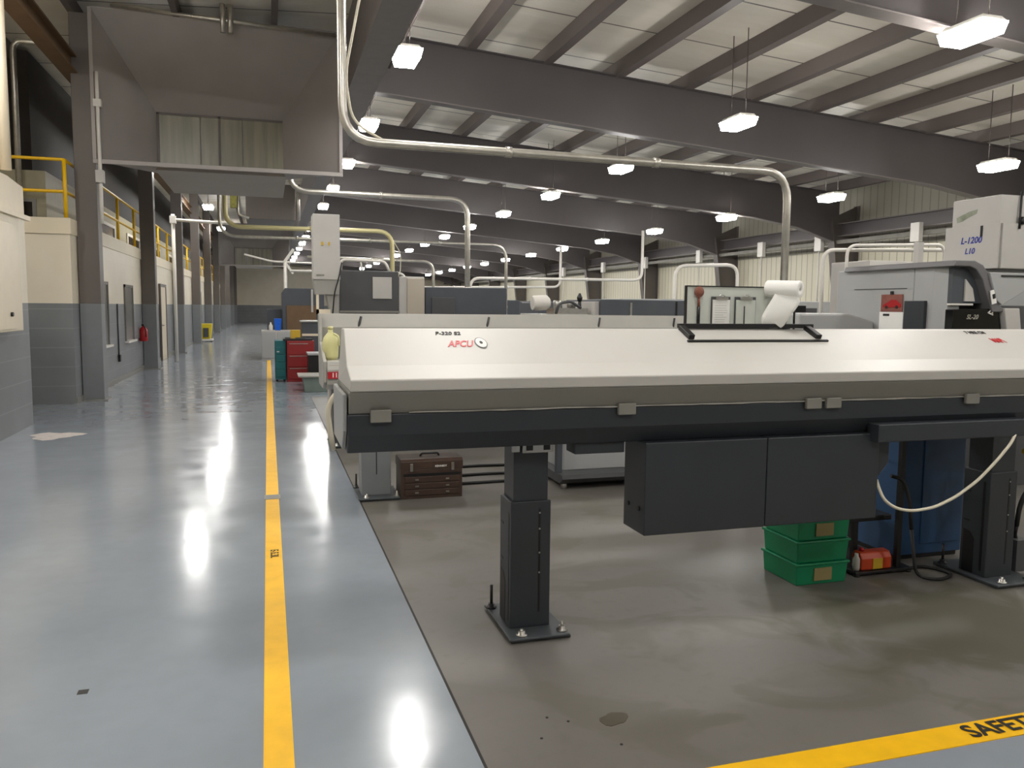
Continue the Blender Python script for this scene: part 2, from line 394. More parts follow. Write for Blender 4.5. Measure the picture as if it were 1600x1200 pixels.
# left aisle columns: grey to 1.6 m, brown above
root = thing('steel_column', 'x', 'column', (-2.78, RY[3], 0), 'brown steel columns along the left aisle wall')
MB().box(-2.94, -2.62, RY[3]-.16, RY[3]+.16, 1.6, 6.2).build('upper_shaft', 'brown_steel', root, .008)
MB().box(-2.94, -2.62, RY[3]-.16, RY[3]+.16, .0, 1.6).build('lower_shaft', 'column_grey', root, .008)['label'] = 'grey-painted lower column'
MB().box(-2.945, -2.56, RY[3]-.22, RY[3]+.22, 0, .02).build('base_plate', 'grey_band', root)
def clab(i): return 'brown steel column with grey-painted foot, %s from the front along the left aisle wall' % ORD[i]
cy = [y for y in RY if y > 12]
root['label'] = clab(0)
for i, y in enumerate(cy[1:], 1): dup(root, (-2.78, y, 0), clab(i))
# right wall columns, widening upward
root = thing('wall_column', 'x', 'column', (17.9, vis[0], 0), 'tapered columns along the right wall')
y = vis[0]
MB().prism([(17.98, 0), (17.98, 4.9), (16.95, 4.45), (17.55, 0)], 'y', y-.01, y+.01).build('web', 'brown_steel', root)
MB().prism([(17.55, 0), (17.57, 0), (16.97, 4.45), (16.95, 4.45)], 'y', y-.15, y+.15).build('flange', 'brown_steel', root)
MB().box(17.96, 17.98, y-.15, y+.15, 0, 4.9).build('flange', 'brown_steel', root)
def wlab(i): return 'dark tapered wall column, %s from the front, standing against the right wall' % ORD[i]
root['label'] = wlab(0)
for i, y in enumerate(vis[1:], 1): dup(root, (17.9, y, 0), wlab(i))

# ================================================================ high-bay lamps
LY = [-1.94+4.77*k for k in range(16)]
def lamp(rod):
    root = thing('high_bay_lamp', 'x', 'ceiling light', (0, 0, 0), 'white high-bay lamps hung in rows')
    MB().hull([(-.17, -.31, 0), (.17, -.31, 0), (.17, .31, 0), (-.17, .31, 0)], [(-.13, -.27, .06), (.13, -.27, .06), (.13, .27, .06), (-.13, .27, .06)]).build('housing', 'white_trim', root, local=True)
    # wrap-around lens: bottom and sides glow
    d = MB(); d.hull([(-.15, -.29, -.13), (.15, -.29, -.13), (.15, .29, -.13), (-.15, .29, -.13)], [(-.18, -.32, 0), (.18, -.32, 0), (.18, .32, 0), (-.18, .32, 0)])
    d.build('lens', 'lamp_glow', root, local=True)
    for s_ in (-.22, .22): MB().cyl((0, s_, .06), (0, s_, rod), .008, 6).build('hanger_rod', 'brown_steel', root, local=True)
    return root
for rn, x, z, ys in (('nearest the aisle', 2.06, 5.35, LY), ('in the hall middle', 7.7, 4.8, LY), ('nearest the right wall', 13.35, 4.42, LY), ('above the left columns', -2.1, 5.35, (-1, 4, 8.9, 24.2, 33.3, 42.4, 51.5, 60.6))):
    root = None
    for k0, y in enumerate(ys):
        lab = 'white high-bay lamp, %s from the front in the row %s' % (ORD[k0], rn)
        if root is None:
            root = lamp(5.85-z if rn == 'nearest the aisle' else roof_z(x)-z); root.location = (x, y, z); root['label'] = lab
        else: dup(root, (x, y, z), lab)
root = lamp(1.0); root.location = (-4.0, 9.4, 5.35); root['label'] = 'unseen high-bay lamp over the roof of the near left room'  # unseen lamp outside the view, placed to light the recessed wall facing the camera
tr = thing('lamp_rail', 'thin red-brown twin rail carrying the lamp row nearest the aisle', 'rail', (2.06, 0, 5.8))
MB().box(2.08, 2.11, YBACK+.05, YEND-.05, 5.82, 5.86).build('rail', 'brown_steel', tr)
MB().box(2.14, 2.17, YBACK+.05, YEND-.05, 5.82, 5.86).build('rail', 'brown_steel', tr)

# ================================================================ brown extractor hoods over the aisle
def hood(Y0, label):
    t = thing('extractor_hood', label, 'hood', (-.75, Y0, 3.9), 'brown extractor hoods over the aisle')
    mo = [(-2.62, Y0, 3.92), (1.27, Y0, 3.92), (1.27, Y0, 6.3), (-2.62, Y0, 6.3)]
    th = [(-1.83, Y0+1.2, 3.95), (.33, Y0+1.2, 3.95), (.33, Y0+1.2, 5.0), (-1.83, Y0+1.2, 5.0)]
    f = MB()
    for i, nrm in ((0, (0, 0, -.02)), (1, (.02, 0, 0)), (2, (0, 0, .02)), (3, (-.02, 0, 0))):
        j = (i+1) % 4; f.sheet([mo[i], mo[j], th[j], th[i]], nrm)
    f.build('flared_mouth', 'hood_brown', t)
    r = MB(); r.box(-2.66, 1.31, Y0-.03, Y0, 3.86, 3.93).box(-2.66, -2.60, Y0-.03, Y0, 3.93, 6.3).box(1.25, 1.31, Y0-.03, Y0, 3.93, 6.3)
    r.build('lip', 'hood_brown', t, .006)
    g = MB()
    for k in range(3): g.box(-1.81+.72*k, -1.81+.70+.72*k, Y0+1.2, Y0+1.23, 3.96, 4.99)
    gp = g.build('filter_panel', 'filter', t)
    MB().box(-.80, -.76, Y0+1.185, Y0+1.2, 3.96, 4.99).box(-1.83, -1.79, Y0+1.185, Y0+1.2, 3.96, 4.99).box(-1.83, .33, Y0+1.185, Y0+1.2, 4.96, 5.0).build('panel_frame', 'brown_steel', gp)
    MB().box(-1.83, .33, Y0+1.23, Y0+3.4, 3.93, 5.0).build('fan_box', 'hood_brown', t, .01)
    MB().prism([(-1.78, 3.86), (.36, 3.86), (.3, 3.93), (-1.72, 3.93)], 'y', Y0+.35, Y0+3.3).build('drip_tray', 'tray_grey', t, .006)
    MB().box(-.9, -.5, Y0+1.6, Y0+3.2, 5.0, 6.4).build('riser_duct', 'hood_brown', t)
    for x in (-1.7, .2): MB().cyl((x, Y0+3.0, 5.0), (x, Y0+3.0, 6.4), .012).build('hanger_rod', 'steel', t)
    return t
mat('filter', '#7f7b69', .3, noise=.25, nscale=1.6, stretch=(6, 1, .4))
hood(14.75, 'large brown flared extractor hood hanging over the near aisle beside the first column')
hood(50.0, 'distant brown flared extractor hood hanging over the far end of the aisle')
t = thing('overhead_conduit', 'grey conduit crossing the top lip of the near extractor hood', 'pipe', (-1, 14.5, 6.2))
MB().tube([(-2.3, 14.6, 6.32), (1.2, 14.6, 6.2)], .035).build('pipe', 'galv', t)
MB().cyl((-.62, 14.55, 6.05), (-.62, 14.55, 6.5), .045).cyl((-.5, 14.55, 6.05), (-.5, 14.55, 6.5), .045).build('riser', 'galv', t)

# ================================================================ mezzanine rail
t = thing('guard_rail', 'yellow pipe guard rail along the edge of the mezzanine on the left', 'railing', (-3.0, 14.4, 2.92))
for z in (3.83, 3.34):
    MB().tube([(-9.5, 14.34, z), (-3.0, 14.34, z), (-3.0, 60, z)], .026, .05, 8).build('rail', 'yellow_paint', t)
for p in [(-3.0, 14.34), (-5.6, 14.34), (-7.8, 14.34), (-3.0, 16.8)]+[(-3.0, 19.0+2.2*k) for k in range(17)]:
    MB().cyl((p[0], p[1], 2.92), (p[0], p[1], 3.83), .03, 8).build('post', 'yellow_paint', t)

# ================================================================ overhead conduits dropping to the machines
def drop(label, pts, r, mt='galv', fil=.22, extra=None):
    t = thing('conduit_drop', label, 'pipe', pts[-1], 'overhead conduits feeding the machines')
    p = MB().tube(pts, r, fil).build('pipe', mt, t)
    for a_, b_ in zip(pts, pts[1:]):
        a_ = Vector(a_); b_ = Vector(b_); n = int((b_-a_).length/2.2)
        for k in range(1, n+1):
            c = a_.lerp(b_, k/(n+1)); d_ = (b_-a_).normalized()*.03; MB().cyl(c-d_, c+d_, r*1.25, 10).build('coupling', mt, t)
    if extra: MB().tube(extra, .012, .15, 6).build('cable', 'hose_white', t)
    return t
drop('thick grey conduit from the roof crossing above the feeders and dropping behind the paper roll', [(.65, 7.3, 6.3), (.65, 7.3, 3.03), (5.15, 7.3, 3.01), (5.15, 7.3, 1.56)], .04, fil=.3,
     extra=[(.7, 7.34, 6.2), (1.0, 7.36, 5.2), (.68, 7.36, 3.6), (.74, 7.36, 3.2), (1.0, 7.36, 3.07)])
drop('grey conduit crossing over the tall cabinet and dropping beside the low dark machine', [(.5, 18.6, 6.3), (.5, 18.6, 4.1), (4.5, 18.6, 4.08), (4.5, 18.6, 0)], .062, fil=.42,
     extra=[(4.5, 18.5, 2.0), (4.6, 18.5, 1.75), (4.78, 18.5, 1.5), (4.78, 18.5, 0)])
drop('yellowish conduit behind the tall cabinet, dropping to the dark windowed machine', [(-.9, 20, 6.3), (-.9, 20, 3.4), (2.95, 20, 3.42), (2.95, 20, 0)], .055, 'galv_yellow', .38,
     extra=[(2.97, 20, 3.2), (3.16, 20, 2.9), (3.14, 20, 2.4), (2.97, 20, 2.2)])
drop('long thin conduit crossing behind the yellowish one, dropping right of the dark machine', [(-1.05, 20.5, 6.3), (-1.05, 20.5, 3.22), (6.0, 20.5, 3.22), (6.0, 20.5, 0)], .04, fil=.4)
drop('farther grey conduit dropping beside the grey machine end cabinet', [(1.2, 26, 3.1), (5.16, 26, 3.05), (5.16, 26, 0)], .045, fil=.35)
drop('far white conduit pair crossing low behind the tall cabinet', [(.9, 33, 2.95), (5.4, 33, 2.95), (5.4, 33, 0)], .05, 'white_trim', .35)
drop('white pipe with a rounded left shoulder in front of the right wall panels', [(10.66, 20, 0), (10.66, 20, 2.78), (12.6, 20, 2.84), (12.6, 20, 0)], .05, 'white_trim', .35)
drop('thin white pipe on droppers running in front of the far right wall', [(5.9, 24, 0), (5.9, 24, 2.48), (11.6, 24, 2.52), (11.6, 24, 4.1)], .045, 'white_trim', .3)
drop('thin white pipe along the far wall, lower than its neighbour on droppers', [(4.6, 30, 0), (4.6, 30, 2.3), (11.0, 30, 2.42), (11.0, 30, 4.0)], .045, 'white_trim', .3)
t = thing('bus_duct', 'pale bus duct with hanging white switch boxes along the right wall', 'bus duct', (17.2, 20, 3.6))
MB().box(17.15, 17.28, 10, 70, 3.68, 3.8).build('duct', 'duct_grey', t)
for y in (14.5, 18.3, 22.4, 25.6, 30, 35, 40, 46):
    MB().box(17.0, 17.14, y-.16, y+.16, 3.5, 4.02).build('switch_box', 'white_trim', t, .01)
    MB().cyl((17.07, y, 1.6), (17.07, y, 3.5), .025, 8).build('dropper', 'white_trim', t)

# ================================================================ near bar feeder (white lid)
X0, X1 = .335, 4.85
t = thing('bar_feeder', 'long white-lidded bar feeder on dark posts filling the front of the bay', 'machine', (2.5, 3.78, 0))
MB().prism([(3.56, .955), (3.50, 1.04), (3.495, 1.135), (4.08, 1.135), (4.08, 1.0), (4.02, .955)], 'x', X0-.013, X1).build('lower_body', 'charcoal', t, .006)
MB().prism([(3.505, 1.135), (3.455, 1.235), (4.09, 1.235), (4.085, 1.135)], 'x', X0-.008, X1).build('skirt', 'grey_band', t, .003)
ld = MB().prism([(3.455, 1.236), (3.45, 1.288), (3.62, 1.337), (3.97, 1.487), (3.99, 1.492), (4.10, 1.49), (4.10, 1.236)], 'x', X0-.005, X1)
for v in ld.bm.verts:
    if v.co.x < 1 and v.co.z > 1.4: v.co.x += .02
ld.build('lid', 'white_paint', t, .006)
MB().prism([(3.60, .97), (3.53, 1.06), (3.52, 1.22), (4.04, 1.22), (4.04, .97)], 'x', X0-.032, X0-.014).build('end_plate', 'machine_grey', t, .004)
for x in (.46, 1.62, 2.66, 2.78, 3.68): MB().box(x-.045, x+.045, 3.470, 3.492, 1.10, 1.155).build('latch', 'grey_band', t, .004)
tt = MB(); up = []; lo_ = []
for i in range(60):
    x = X0+.25+i*.072; up.append((x, 1.141+random.uniform(-.001, .003))); lo_.append((x, 1.138-random.uniform(0, .004)))
tt.prism(up+lo_[::-1], 'y', 3.487, 3.4985); tt.build('seam_edge', 'feeder_grey', t)
# lettering and badge on the lid slope
ud = Vector((0, .35, .15)).normalized(); nrm = Vector((0, -.15, .35)).normalized(); RT = axes((1, 0, 0), ud)
def lid(x, y): return Vector((x, y, 1.337+(y-3.62)*.15/.35)) + nrm*.002
text('lettering', 'P-320 S2', .05, lid(.85, 3.925), RT, 'ink', t, .2, xs=.72)
text('lettering', 'APCU', .095, lid(.885, 3.815), RT, 'red_ink', t, .5, xs=.5)
text('lettering', '7 MRE CN', .05, lid(4.15, 3.935), RT, 'ink', t, .1, xs=.68)
text('lettering', 'MAP\\', .08, lid(4.22, 3.83), RT, 'red_ink', t, 0, xs=.5)
def oval(rx, ry, h0, h1, c):
    P = [c + Vector((rx*math.cos(a*math.pi/14), 0, 0)) + ud*ry*math.sin(a*math.pi/14) for a in range(28)]
    return MB().hull([p+nrm*h0 for p in P], [p+nrm*h1 for p in P])
c = lid(.995, 3.825)
oval(.031, .058, 0, .002, c).build('badge_ring', 'dark_grey', t); oval(.026, .050, .001, .003, c).build('badge', 'paper', t); oval(.008, .016, .002, .0035, c).build('badge_mark', 'ink', t)
# black lid handle
hd = MB().box(2.145, 3.01, 3.965, 3.99, 1.497, 1.522).build('handle', 'black', t, .004)
for x in (2.165, 2.965): MB().obox((x, 3.915, 1.476), (.036, .13, .03), (R(24), 0, 0)).build('handle_post', 'black', hd, .004)
MB().obox((2.565, 3.83, 1.432), (.88, .016, .012), (R(23), 0, 0)).build('handle_strip', 'black', hd, .003)
# posts
def feeder_leg(t, x0, y0, mt, ztop, sx=.185, sy=.19, mid=False):
    x1 = x0+sx; y1 = y0+sy
    lg = MB().box(x0-.012, x1+.008, y0, y1, .025, .66).build('leg', mt, t, .005)
    MB().box(x0+.003, x1-.005, y0+.012, y1-.012, .6, ztop).build('inner_post', mt, lg, .004)
    bp = MB(); bp.box(x0-.04, x1+.08, y0-.115, y1+.17, .0, .014).box(x0-.05, x1+.07, y0-.13, y1+.16, .014, .026); bp.build('base_plate', 'post_grey', lg, .004)
    MB().box(x0-.01, x0+.03, y0-.004, y0+.01, ztop-.05, ztop).build('bracket', 'steel', lg, .003)
    MB().box(x0+.04, x1+.012, y0-.012, y0+.012, ztop-.055, ztop+.002).build('bracket', 'steel', lg, .003)
    sq = MB()
    for x in (x0+.075, x1-.022): sq.box(x-.017, x+.017, y0-.0135, y0-.011, ztop-.042, ztop-.012)
    sq.build('bracket_hole', 'black', lg)
    for x, y, hh in ((x0-.025, y1+.11, .15), (x0+.02, y0-.09, .06), (x1+.045, y0-.08, .07), (x1+.045, y1+.11, .09)):
        MB().cyl((x, y, .026), (x, y, hh), .008, 8).lathe([(.028, .026), (.028, .032), (.017, .033), (.017, .05)], (x, y, 0), 12).build('levelling_bolt', 'steel' if hh < .12 else 'black', lg)
    if mid:
        MB().box((x0+x1)/2-.004, (x0+x1)/2+.004, y0-.0015, y0, .2, .58).build('slot', 'black', lg)
        MB().cyl(((x0+x1)/2, y0-.012, .5), ((x0+x1)/2, y0, .5), .016, 8).build('clamp_knob', 'black', lg)
        return lg
    MB().prism([(y1-.10, .03), (y1-.10, .24), (y1-.07, .28), (y1-.02, .29), (y1-.02, .03)], 'x', x0-.0135, x0-.012).build('cut_out', 'black', lg)
    sl = MB(); sl.box(x1-.055, x1-.045, y0-.0015, y0, .1, .62).box(x0-.0135, x0-.012, y0+.03, y0+.045, .06, .6)
    for z in (.16, .34, .52): sl.box(x0-.014, x0-.012, y1-.06, y1-.02, z, z+.012)
    sl.build('slot', 'black', lg)
    rv = MB()
    for z in (.30, .40, .52, .6): rv.cyl((x1-.05, y0-.003, z), (x1-.05, y0, z), .005, 8)
    rv.build('screw_head', 'steel', lg)
    return lg
feeder_leg(t, 1.125, 3.68, 'charcoal', .955)
feeder_leg(t, 4.06, 3.66, 'charcoal', .955)
cb = MB().box(1.735, 2.412, 3.50, 3.74, .496, .955).build('electrical_box', 'charcoal', t, .005)
MB().box(2.416, 3.10, 3.50, 3.74, .496, .955).build('electrical_box', 'charcoal', t, .005)
sc = MB()
for z, yy in ((.62, 3.56), (.62, 3.68)): sc.cyl((1.728, yy, z), (1.735, yy, z), .012, 10)
sc.build('screw', 'black', cb)
MB().prism([(3.09, .955), (3.22, .955), (3.22, .78), (3.15, .70), (3.09, .70)], 'y', 3.56, 3.72).build('side_bracket', 'charcoal', t, .004)
MB().box(3.04, 4.05, 3.44, 3.53, .915, 1.01).build('cable_tray', 'charcoal', t, .005)
MB().box(4.03, 4.16, 3.43, 3.45, .93, .975).build('socket_plate', 'feeder_grey', t, .003)
MB().box(1.40, 1.66, 3.58, 3.7, .9, .955).build('cover_plate', 'charcoal', t, .004)
# white hose looping under the feeder
h = MB().tube([(3.11, 3.52, .70), (3.11, 3.50, .66), (3.12, 3.47, .60), (3.18, 3.45, .555), (3.28, 3.44, .535), (3.42, 3.43, .55), (3.56, 3.43, .60), (3.70, 3.43, .68), (3.82, 3.43, .78), (3.92, 3.43, .88), (3.97, 3.45, .93)], .0085, .05, 8)
h = h.build('air_hose', 'hose_white'); tag(h, 'thin white air hose sagging beneath the near bar feeder', 'hose')

# ================================================================ things under the near feeder
def bin_(z, label, lab_card):
    t = thing('plastic_bin', label, 'bin', (3.09, 4.05, z), 'green bins stacked under the feeder')
    b_ = MB(); b_.hull([(2.918, 3.898, z), (3.257, 3.898, z), (3.257, 4.222, z), (2.918, 4.222, z)], [(2.91, 3.89, z+.128), (3.265, 3.89, z+.128), (3.265, 4.23, z+.128), (2.91, 4.23, z+.128)])
    b_.build('body', 'green_plastic', t, .006)
    MB().box(2.902, 3.273, 3.882, 4.238, z+.118, z+.132).build('rim', 'green_plastic', t, .004)
    if lab_card: MB().box(3.03, 3.15, 3.886, 3.898, z+.025, z+.10).build('label_card', 'card', t)
bin_(.0, 'green plastic bin with cardboard label at the bottom of the stack under the feeder', True)
bin_(.133, 'green plastic bin in the middle of the stack under the feeder', False)
bin_(.266, 'green plastic bin with cardboard label on top of the stack under the feeder', True)
t = thing('machine_stand', 'black steel stand with thin upright beside the green bins', 'stand', (3.5, 4.1, 0))
MB().box(3.36, 3.78, 3.93, 4.4, .012, .03).build('base', 'black', t, .004)
MB().box(3.33, 3.72, 4.06, 4.42, .30, .335).build('shelf', 'black', t, .006)
MB().box(3.68, 3.71, 3.96, 3.99, .03, .82).build('upright', 'black', t)
MB().tube([(3.695, 3.975, .82), (3.62, 4.1, .80), (3.6, 4.3, .82)], .012, .05, 8).build('top_bar', 'black', t)
for x, y in ((3.36, 4.1), (3.46, 4.08), (3.36, 4.38), (3.69, 4.38)): MB().box(x-.015, x+.015, y-.015, y+.015, .03, .30).build('leg', 'black', t)
for x, y in ((3.38, 3.95), (3.76, 3.95), (3.38, 4.38), (3.76, 4.38)): MB().cyl((x, y, 0), (x, y, .012), .02, 10).build('foot', 'rubber', t)
t = thing('oil_can', 'orange-red metal box with yellow label on the black stand', 'can', (3.52, 4.0, .03))
MB().prism([(3.955, .03), (3.955, .10), (3.975, .135), (4.03, .14), (4.05, .10), (4.05, .03)], 'x', 3.42, 3.64).build('body', 'orange', t, .008)
MB().box(3.50, 3.57, 3.951, 3.954, .035, .10).build('label_patch', 'label_yellow', t)
MB().cyl((3.45, 4.0, .14), (3.45, 4.0, .16), .014, 10).build('cap', 'red_bright', t)
j = MB().lathe([(.018, .03), (.022, .045), (.022, .10), (.012, .118), (.012, .135)], (3.395, 3.975, 0), 14).build('bottle', 'light_grey'); tag(j, 'small clear bottle between the green bins and the orange box', 'bottle')
t = thing('coolant_cabinet', 'blue steel cabinet standing behind the second post of the near feeder', 'cabinet', (4.1, 4.35, 0))
MB().box(3.84, 4.36, 4.14, 4.62, .03, .98).build('body', 'blue_paint', t, .008)
MB().box(3.86, 4.34, 4.16, 4.60, 0, .03).build('plinth', 'black', t)
MB().box(4.02, 4.34, 4.132, 4.14, .1, .9).build('door', 'blue_paint', t, .004)
t = thing('floor_cable', 'black cable coiled on the floor beside the second feeder post', 'cable', (3.9, 3.8, 0))
MB().tube([(3.55, 3.9, .62), (3.62, 3.88, .60), (3.66, 3.86, .48), (3.665, 3.84, .30)], .012, .08, 8).build('upper_run', 'rubber', t)
MB().tube([(3.665, 3.84, .30), (3.68, 3.80, .02), (3.80, 3.74, .01), (3.98, 3.80, .01), (3.92, 4.0, .01), (3.72, 3.95, .01)], .010, .1, 8).build('floor_loop', 'rubber', t)
t = thing('valve_hoses', 'black hoses and brass valve beside the right end post', 'hose', (4.45, 3.75, 0))
MB().tube([(4.42, 3.72, .74), (4.40, 3.70, .62), (4.47, 3.70, .48), (4.50, 3.7, .40)], .014, .1, 8).build('hose', 'rubber', t)
MB().tube([(4.46, 3.74, .72), (4.50, 3.74, .6), (4.38, 3.74, .46), (4.36, 3.74, .3)], .014, .1, 8).build('hose', 'rubber', t)
MB().tube([(4.36, 3.74, .3), (4.37, 3.76, .22), (4.48, 3.76, .15), (4.56, 3.76, .06), (4.7, 3.8, .014)], .012, .08, 8).build('hose', 'rubber', t)
MB().cyl((4.38, 3.74, .76), (4.52, 3.74, .76), .018, 10).cyl((4.44, 3.74, .74), (4.44, 3.74, .80), .014, 10).cyl((4.44, 3.74, .80), (4.44, 3.74, .95), .008, 8).build('valve', 'label_yellow', t)
b_ = MB().box(4.33, 4.43, 3.70, 3.83, .026, .22).build('junction_box', 'dark_grey'); tag(b_, 'grey junction box standing on the base plate of the right post', 'box')

# ================================================================ board, clipboards and paper roll on the near feeder
t = thing('tool_board', 'pale grey tool board with black edging standing on the white lid', 'board', (2.6, 4.07, 1.49))
MB().box(2.235, 2.915, 4.05, 4.066, 1.492, 1.728).build('panel', 'paper_grey', t)
MB().box(2.23, 2.91, 4.045, 4.068, 1.726, 1.732).box(2.229, 2.235, 4.045, 4.068, 1.492, 1.732).box(2.23, 2.91, 4.045, 4.068, 1.49, 1.496).build('edging', 'black', t)
t = thing('pin_brush', 'brown round-headed tool with dark handle hanging on the tool board', 'tool', (2.30, 4.04, 1.52))
MB().lathe([(.004, -.008), (.026, -.008), (.031, 0), (.026, .008), (.004, .008)], (2.305, 4.038, 1.697), 14, (0, 1, 0)).build('head', 'wood_handle', t)
MB().cyl((2.305, 4.04, 1.67), (2.305, 4.04, 1.615), .0075, 10).build('shank', 'wood_handle', t)
MB().cyl((2.305, 4.04, 1.615), (2.305, 4.04, 1.52), .009, 10).build('grip', 'black', t)
def clip(x0, x1, label, mt, lines):
    t = thing('clipboard', label, 'clipboard', ((x0+x1)/2, 4.03, 1.5), 'clipboards leaning on the tool board')
    MB().box(x0, x1, 4.040, 4.045, 1.50, 1.672).build('backing', 'dark_grey', t)
    MB().box(x0+.006, x1-.004, 4.036, 4.040, 1.50, 1.655).build('sheet', mt, t)
    xm = (x0+x1)/2
    MB().box(xm-.04, xm+.04, 4.026, 4.036, 1.655, 1.670).build('clip', 'steel', t, .003)
    MB().tube([(xm-.02, 4.03, 1.668), (xm-.01, 4.03, 1.682), (xm+.01, 4.03, 1.682), (xm+.02, 4.03, 1.668)], .003, .006, 6).build('hanger', 'steel', t)
    if lines:
        l = MB()
        for k in range(8): l.box(x0+.02, x1-.02-random.uniform(0, .04), 4.0352, 4.036, 1.53+k*.013, 1.5312+k*.013)
        l.build('print', 'grey_band', t)
    else: MB().cyl((xm-.01, 4.033, 1.51), (xm-.01, 4.033, 1.62), .003, 8).build('pen', 'ink', t)
clip(2.385, 2.505, 'clipboard with printed white sheet leaning on the tool board', 'paper', True)
clip(2.535, 2.67, 'clipboard with greenish blank sheet and pen beside the paper roll', 'paper_grey', False)
t = thing('paper_roll', 'white paper towel roll with loose sheet draped over its black stand', 'paper roll', (2.9, 4.0, 1.49))
ax = Vector((.52, -.85, -.03)).normalized(); c0 = Vector((2.75, 4.05, 1.722))
MB().lathe([(.014, 0), (.046, 0), (.048, .004), (.048, .19), (.046, .194), (.014, .194), (.014, .17)], c0, 28, ax, cap=False).build('roll', 'paper', t)
MB().lathe([(.014, .012), (.014, .185)], c0, 16, ax).build('core', 'kraft', t)
sh = MB()
V = [[(2.752, 3.985, 1.735), (2.80, 3.93, 1.715), (2.838, 3.865, 1.668)], [(2.757, 3.972, 1.70), (2.80, 3.912, 1.67), (2.832, 3.86, 1.635)], [(2.715, 3.985, 1.63), (2.77, 3.93, 1.61), (2.815, 3.89, 1.59)], [(2.672, 4.0, 1.55), (2.74, 3.965, 1.53), (2.80, 3.935, 1.53)], [(2.69, 4.005, 1.497), (2.745, 3.985, 1.495), (2.80, 3.965, 1.495)]]
V = [[sh.bm.verts.new(p) for p in row] for row in V]
for A, B in zip(V, V[1:]):
    for k in range(2): f = sh.bm.faces.new((A[k], B[k], B[k+1], A[k+1])); f.smooth = True
so = sh.build('loose_sheet', 'paper', t); md = so.modifiers.new('sub', 'SUBSURF'); md.levels = md.render_levels = 2; md = so.modifiers.new('s', 'SOLIDIFY'); md.thickness = .0015
MB().tube([(2.83, 4.0, 1.49), (2.85, 3.975, 1.60), (2.865, 3.93, 1.69)], .006, .03, 8).build('stand', 'black', t)
MB().cyl((2.90, 4.0, 1.49), (2.90, 4.0, 1.66), .006).build('stand', 'black', t)
# ================================================================ second bar feeder, its lid open
t = thing('bar_feeder', 'grey bar feeder with raised lid and jug behind the white-lidded one', 'machine', (2.6, 6.75, 0))
F0, F1 = .435, 4.70
MB().prism([(6.62, .93), (6.47, .98), (6.45, 1.10), (6.50, 1.165), (7.05, 1.165), (7.05, .93)], 'x', F0, F1).build('bed', 'feeder_grey', t, .008)
MB().box(F0+.02, F1, 6.475, 6.50, 1.112, 1.135).build('bed_strip', 'plastic_strip', t, .002)
MB().prism([(7.06, 1.165), (7.02, 1.42), (7.12, 1.535), (7.15, 1.535), (7.06, 1.42), (7.09, 1.165)], 'x', F0, F1).build('raised_lid', 'feeder_grey', t, .004)
MB().prism([(6.60, .94), (6.47, 1.0), (6.46, 1.165), (6.93, 1.30), (7.0, 1.535), (7.14, 1.535), (7.07, .94)], 'x', F0-.025, F0).build('end_plate', 'feeder_grey', t, .005)
for x in (.72, 1.86, 2.94, 3.72, 4.5): MB().cyl((x-.03, 6.98, 1.24), (x+.05, 7.06, 1.51), .011, 8).cyl((x+.05, 6.97, 1.26), (x+.08, 7.03, 1.40), .009, 8).build('gas_strut', 'black', t)
pl = MB().box(.44, .53, 6.448, 6.462, 1.03, 1.085).build('number_plate', 'red_label', t, .002)
text('lettering', '11', .05, (.495, 6.447, 1.057), axes((1, 0, 0), (0, 0, 1)), 'paper', t)
feeder_leg(t, .735, 6.70, 'column_grey', .935, .225, .20, True)
feeder_leg(t, 3.6, 6.70, 'column_grey', .935, .225, .20, True)
t = thing('plastic_jug', 'pale yellow plastic jug standing on the bed of the second feeder', 'jug', (.51, 6.7, 1.165))
MB().lathe([(.052, 1.166), (.062, 1.19), (.066, 1.30), (.055, 1.345), (.03, 1.375), (.02, 1.39), (.02, 1.41)], (.485, 6.72, 0), 20).build('body', 'jug', t)
MB().lathe([(.022, 1.41), (.022, 1.43), (.017, 1.434)], (.485, 6.72, 0), 16).build('cap', 'jug', t)
MB().tube([(.51, 6.68, 1.375), (.545, 6.65, 1.355), (.545, 6.65, 1.28)], .009, .02, 8).build('handle', 'jug', t)
j = MB().lathe([(.05, 1.166), (.055, 1.18), (.055, 1.29), (.03, 1.32), (.018, 1.325), (.018, 1.345)], (.61, 6.82, 0), 16).build('bottle', 'crate'); tag(j, 'greenish bottle just right of the pale yellow jug', 'bottle')
# skid under the second feeder
t = thing('chip_skid', 'dark skid tray with grey tank under the second feeder', 'tank', (3.0, 6.8, 0))
MB().prism([(6.62, .05), (6.55, .10), (6.58, .13), (7.4, .13), (7.4, .05)], 'x', 2.45, 3.55).build('tray', 'dark_grey', t, .005)
MB().box(2.55, 3.5, 6.8, 7.35, .13, .5).build('tank', 'machine_grey', t, .006)
for x, y in ((2.5, 6.65), (3.5, 6.65), (2.5, 7.35), (3.5, 7.35)): MB().cyl((x, y, 0), (x, y, .05), .03, 10).build('foot', 'steel', t)
MB().box(2.4, 3.6, 6.7, 6.76, .62, .72).build('front_rail', 'slate', t, .004)
for x in (2.45, 3.52): MB().box(x, x+.05, 6.7, 6.76, .13, .62).build('rail_post', 'slate', t)
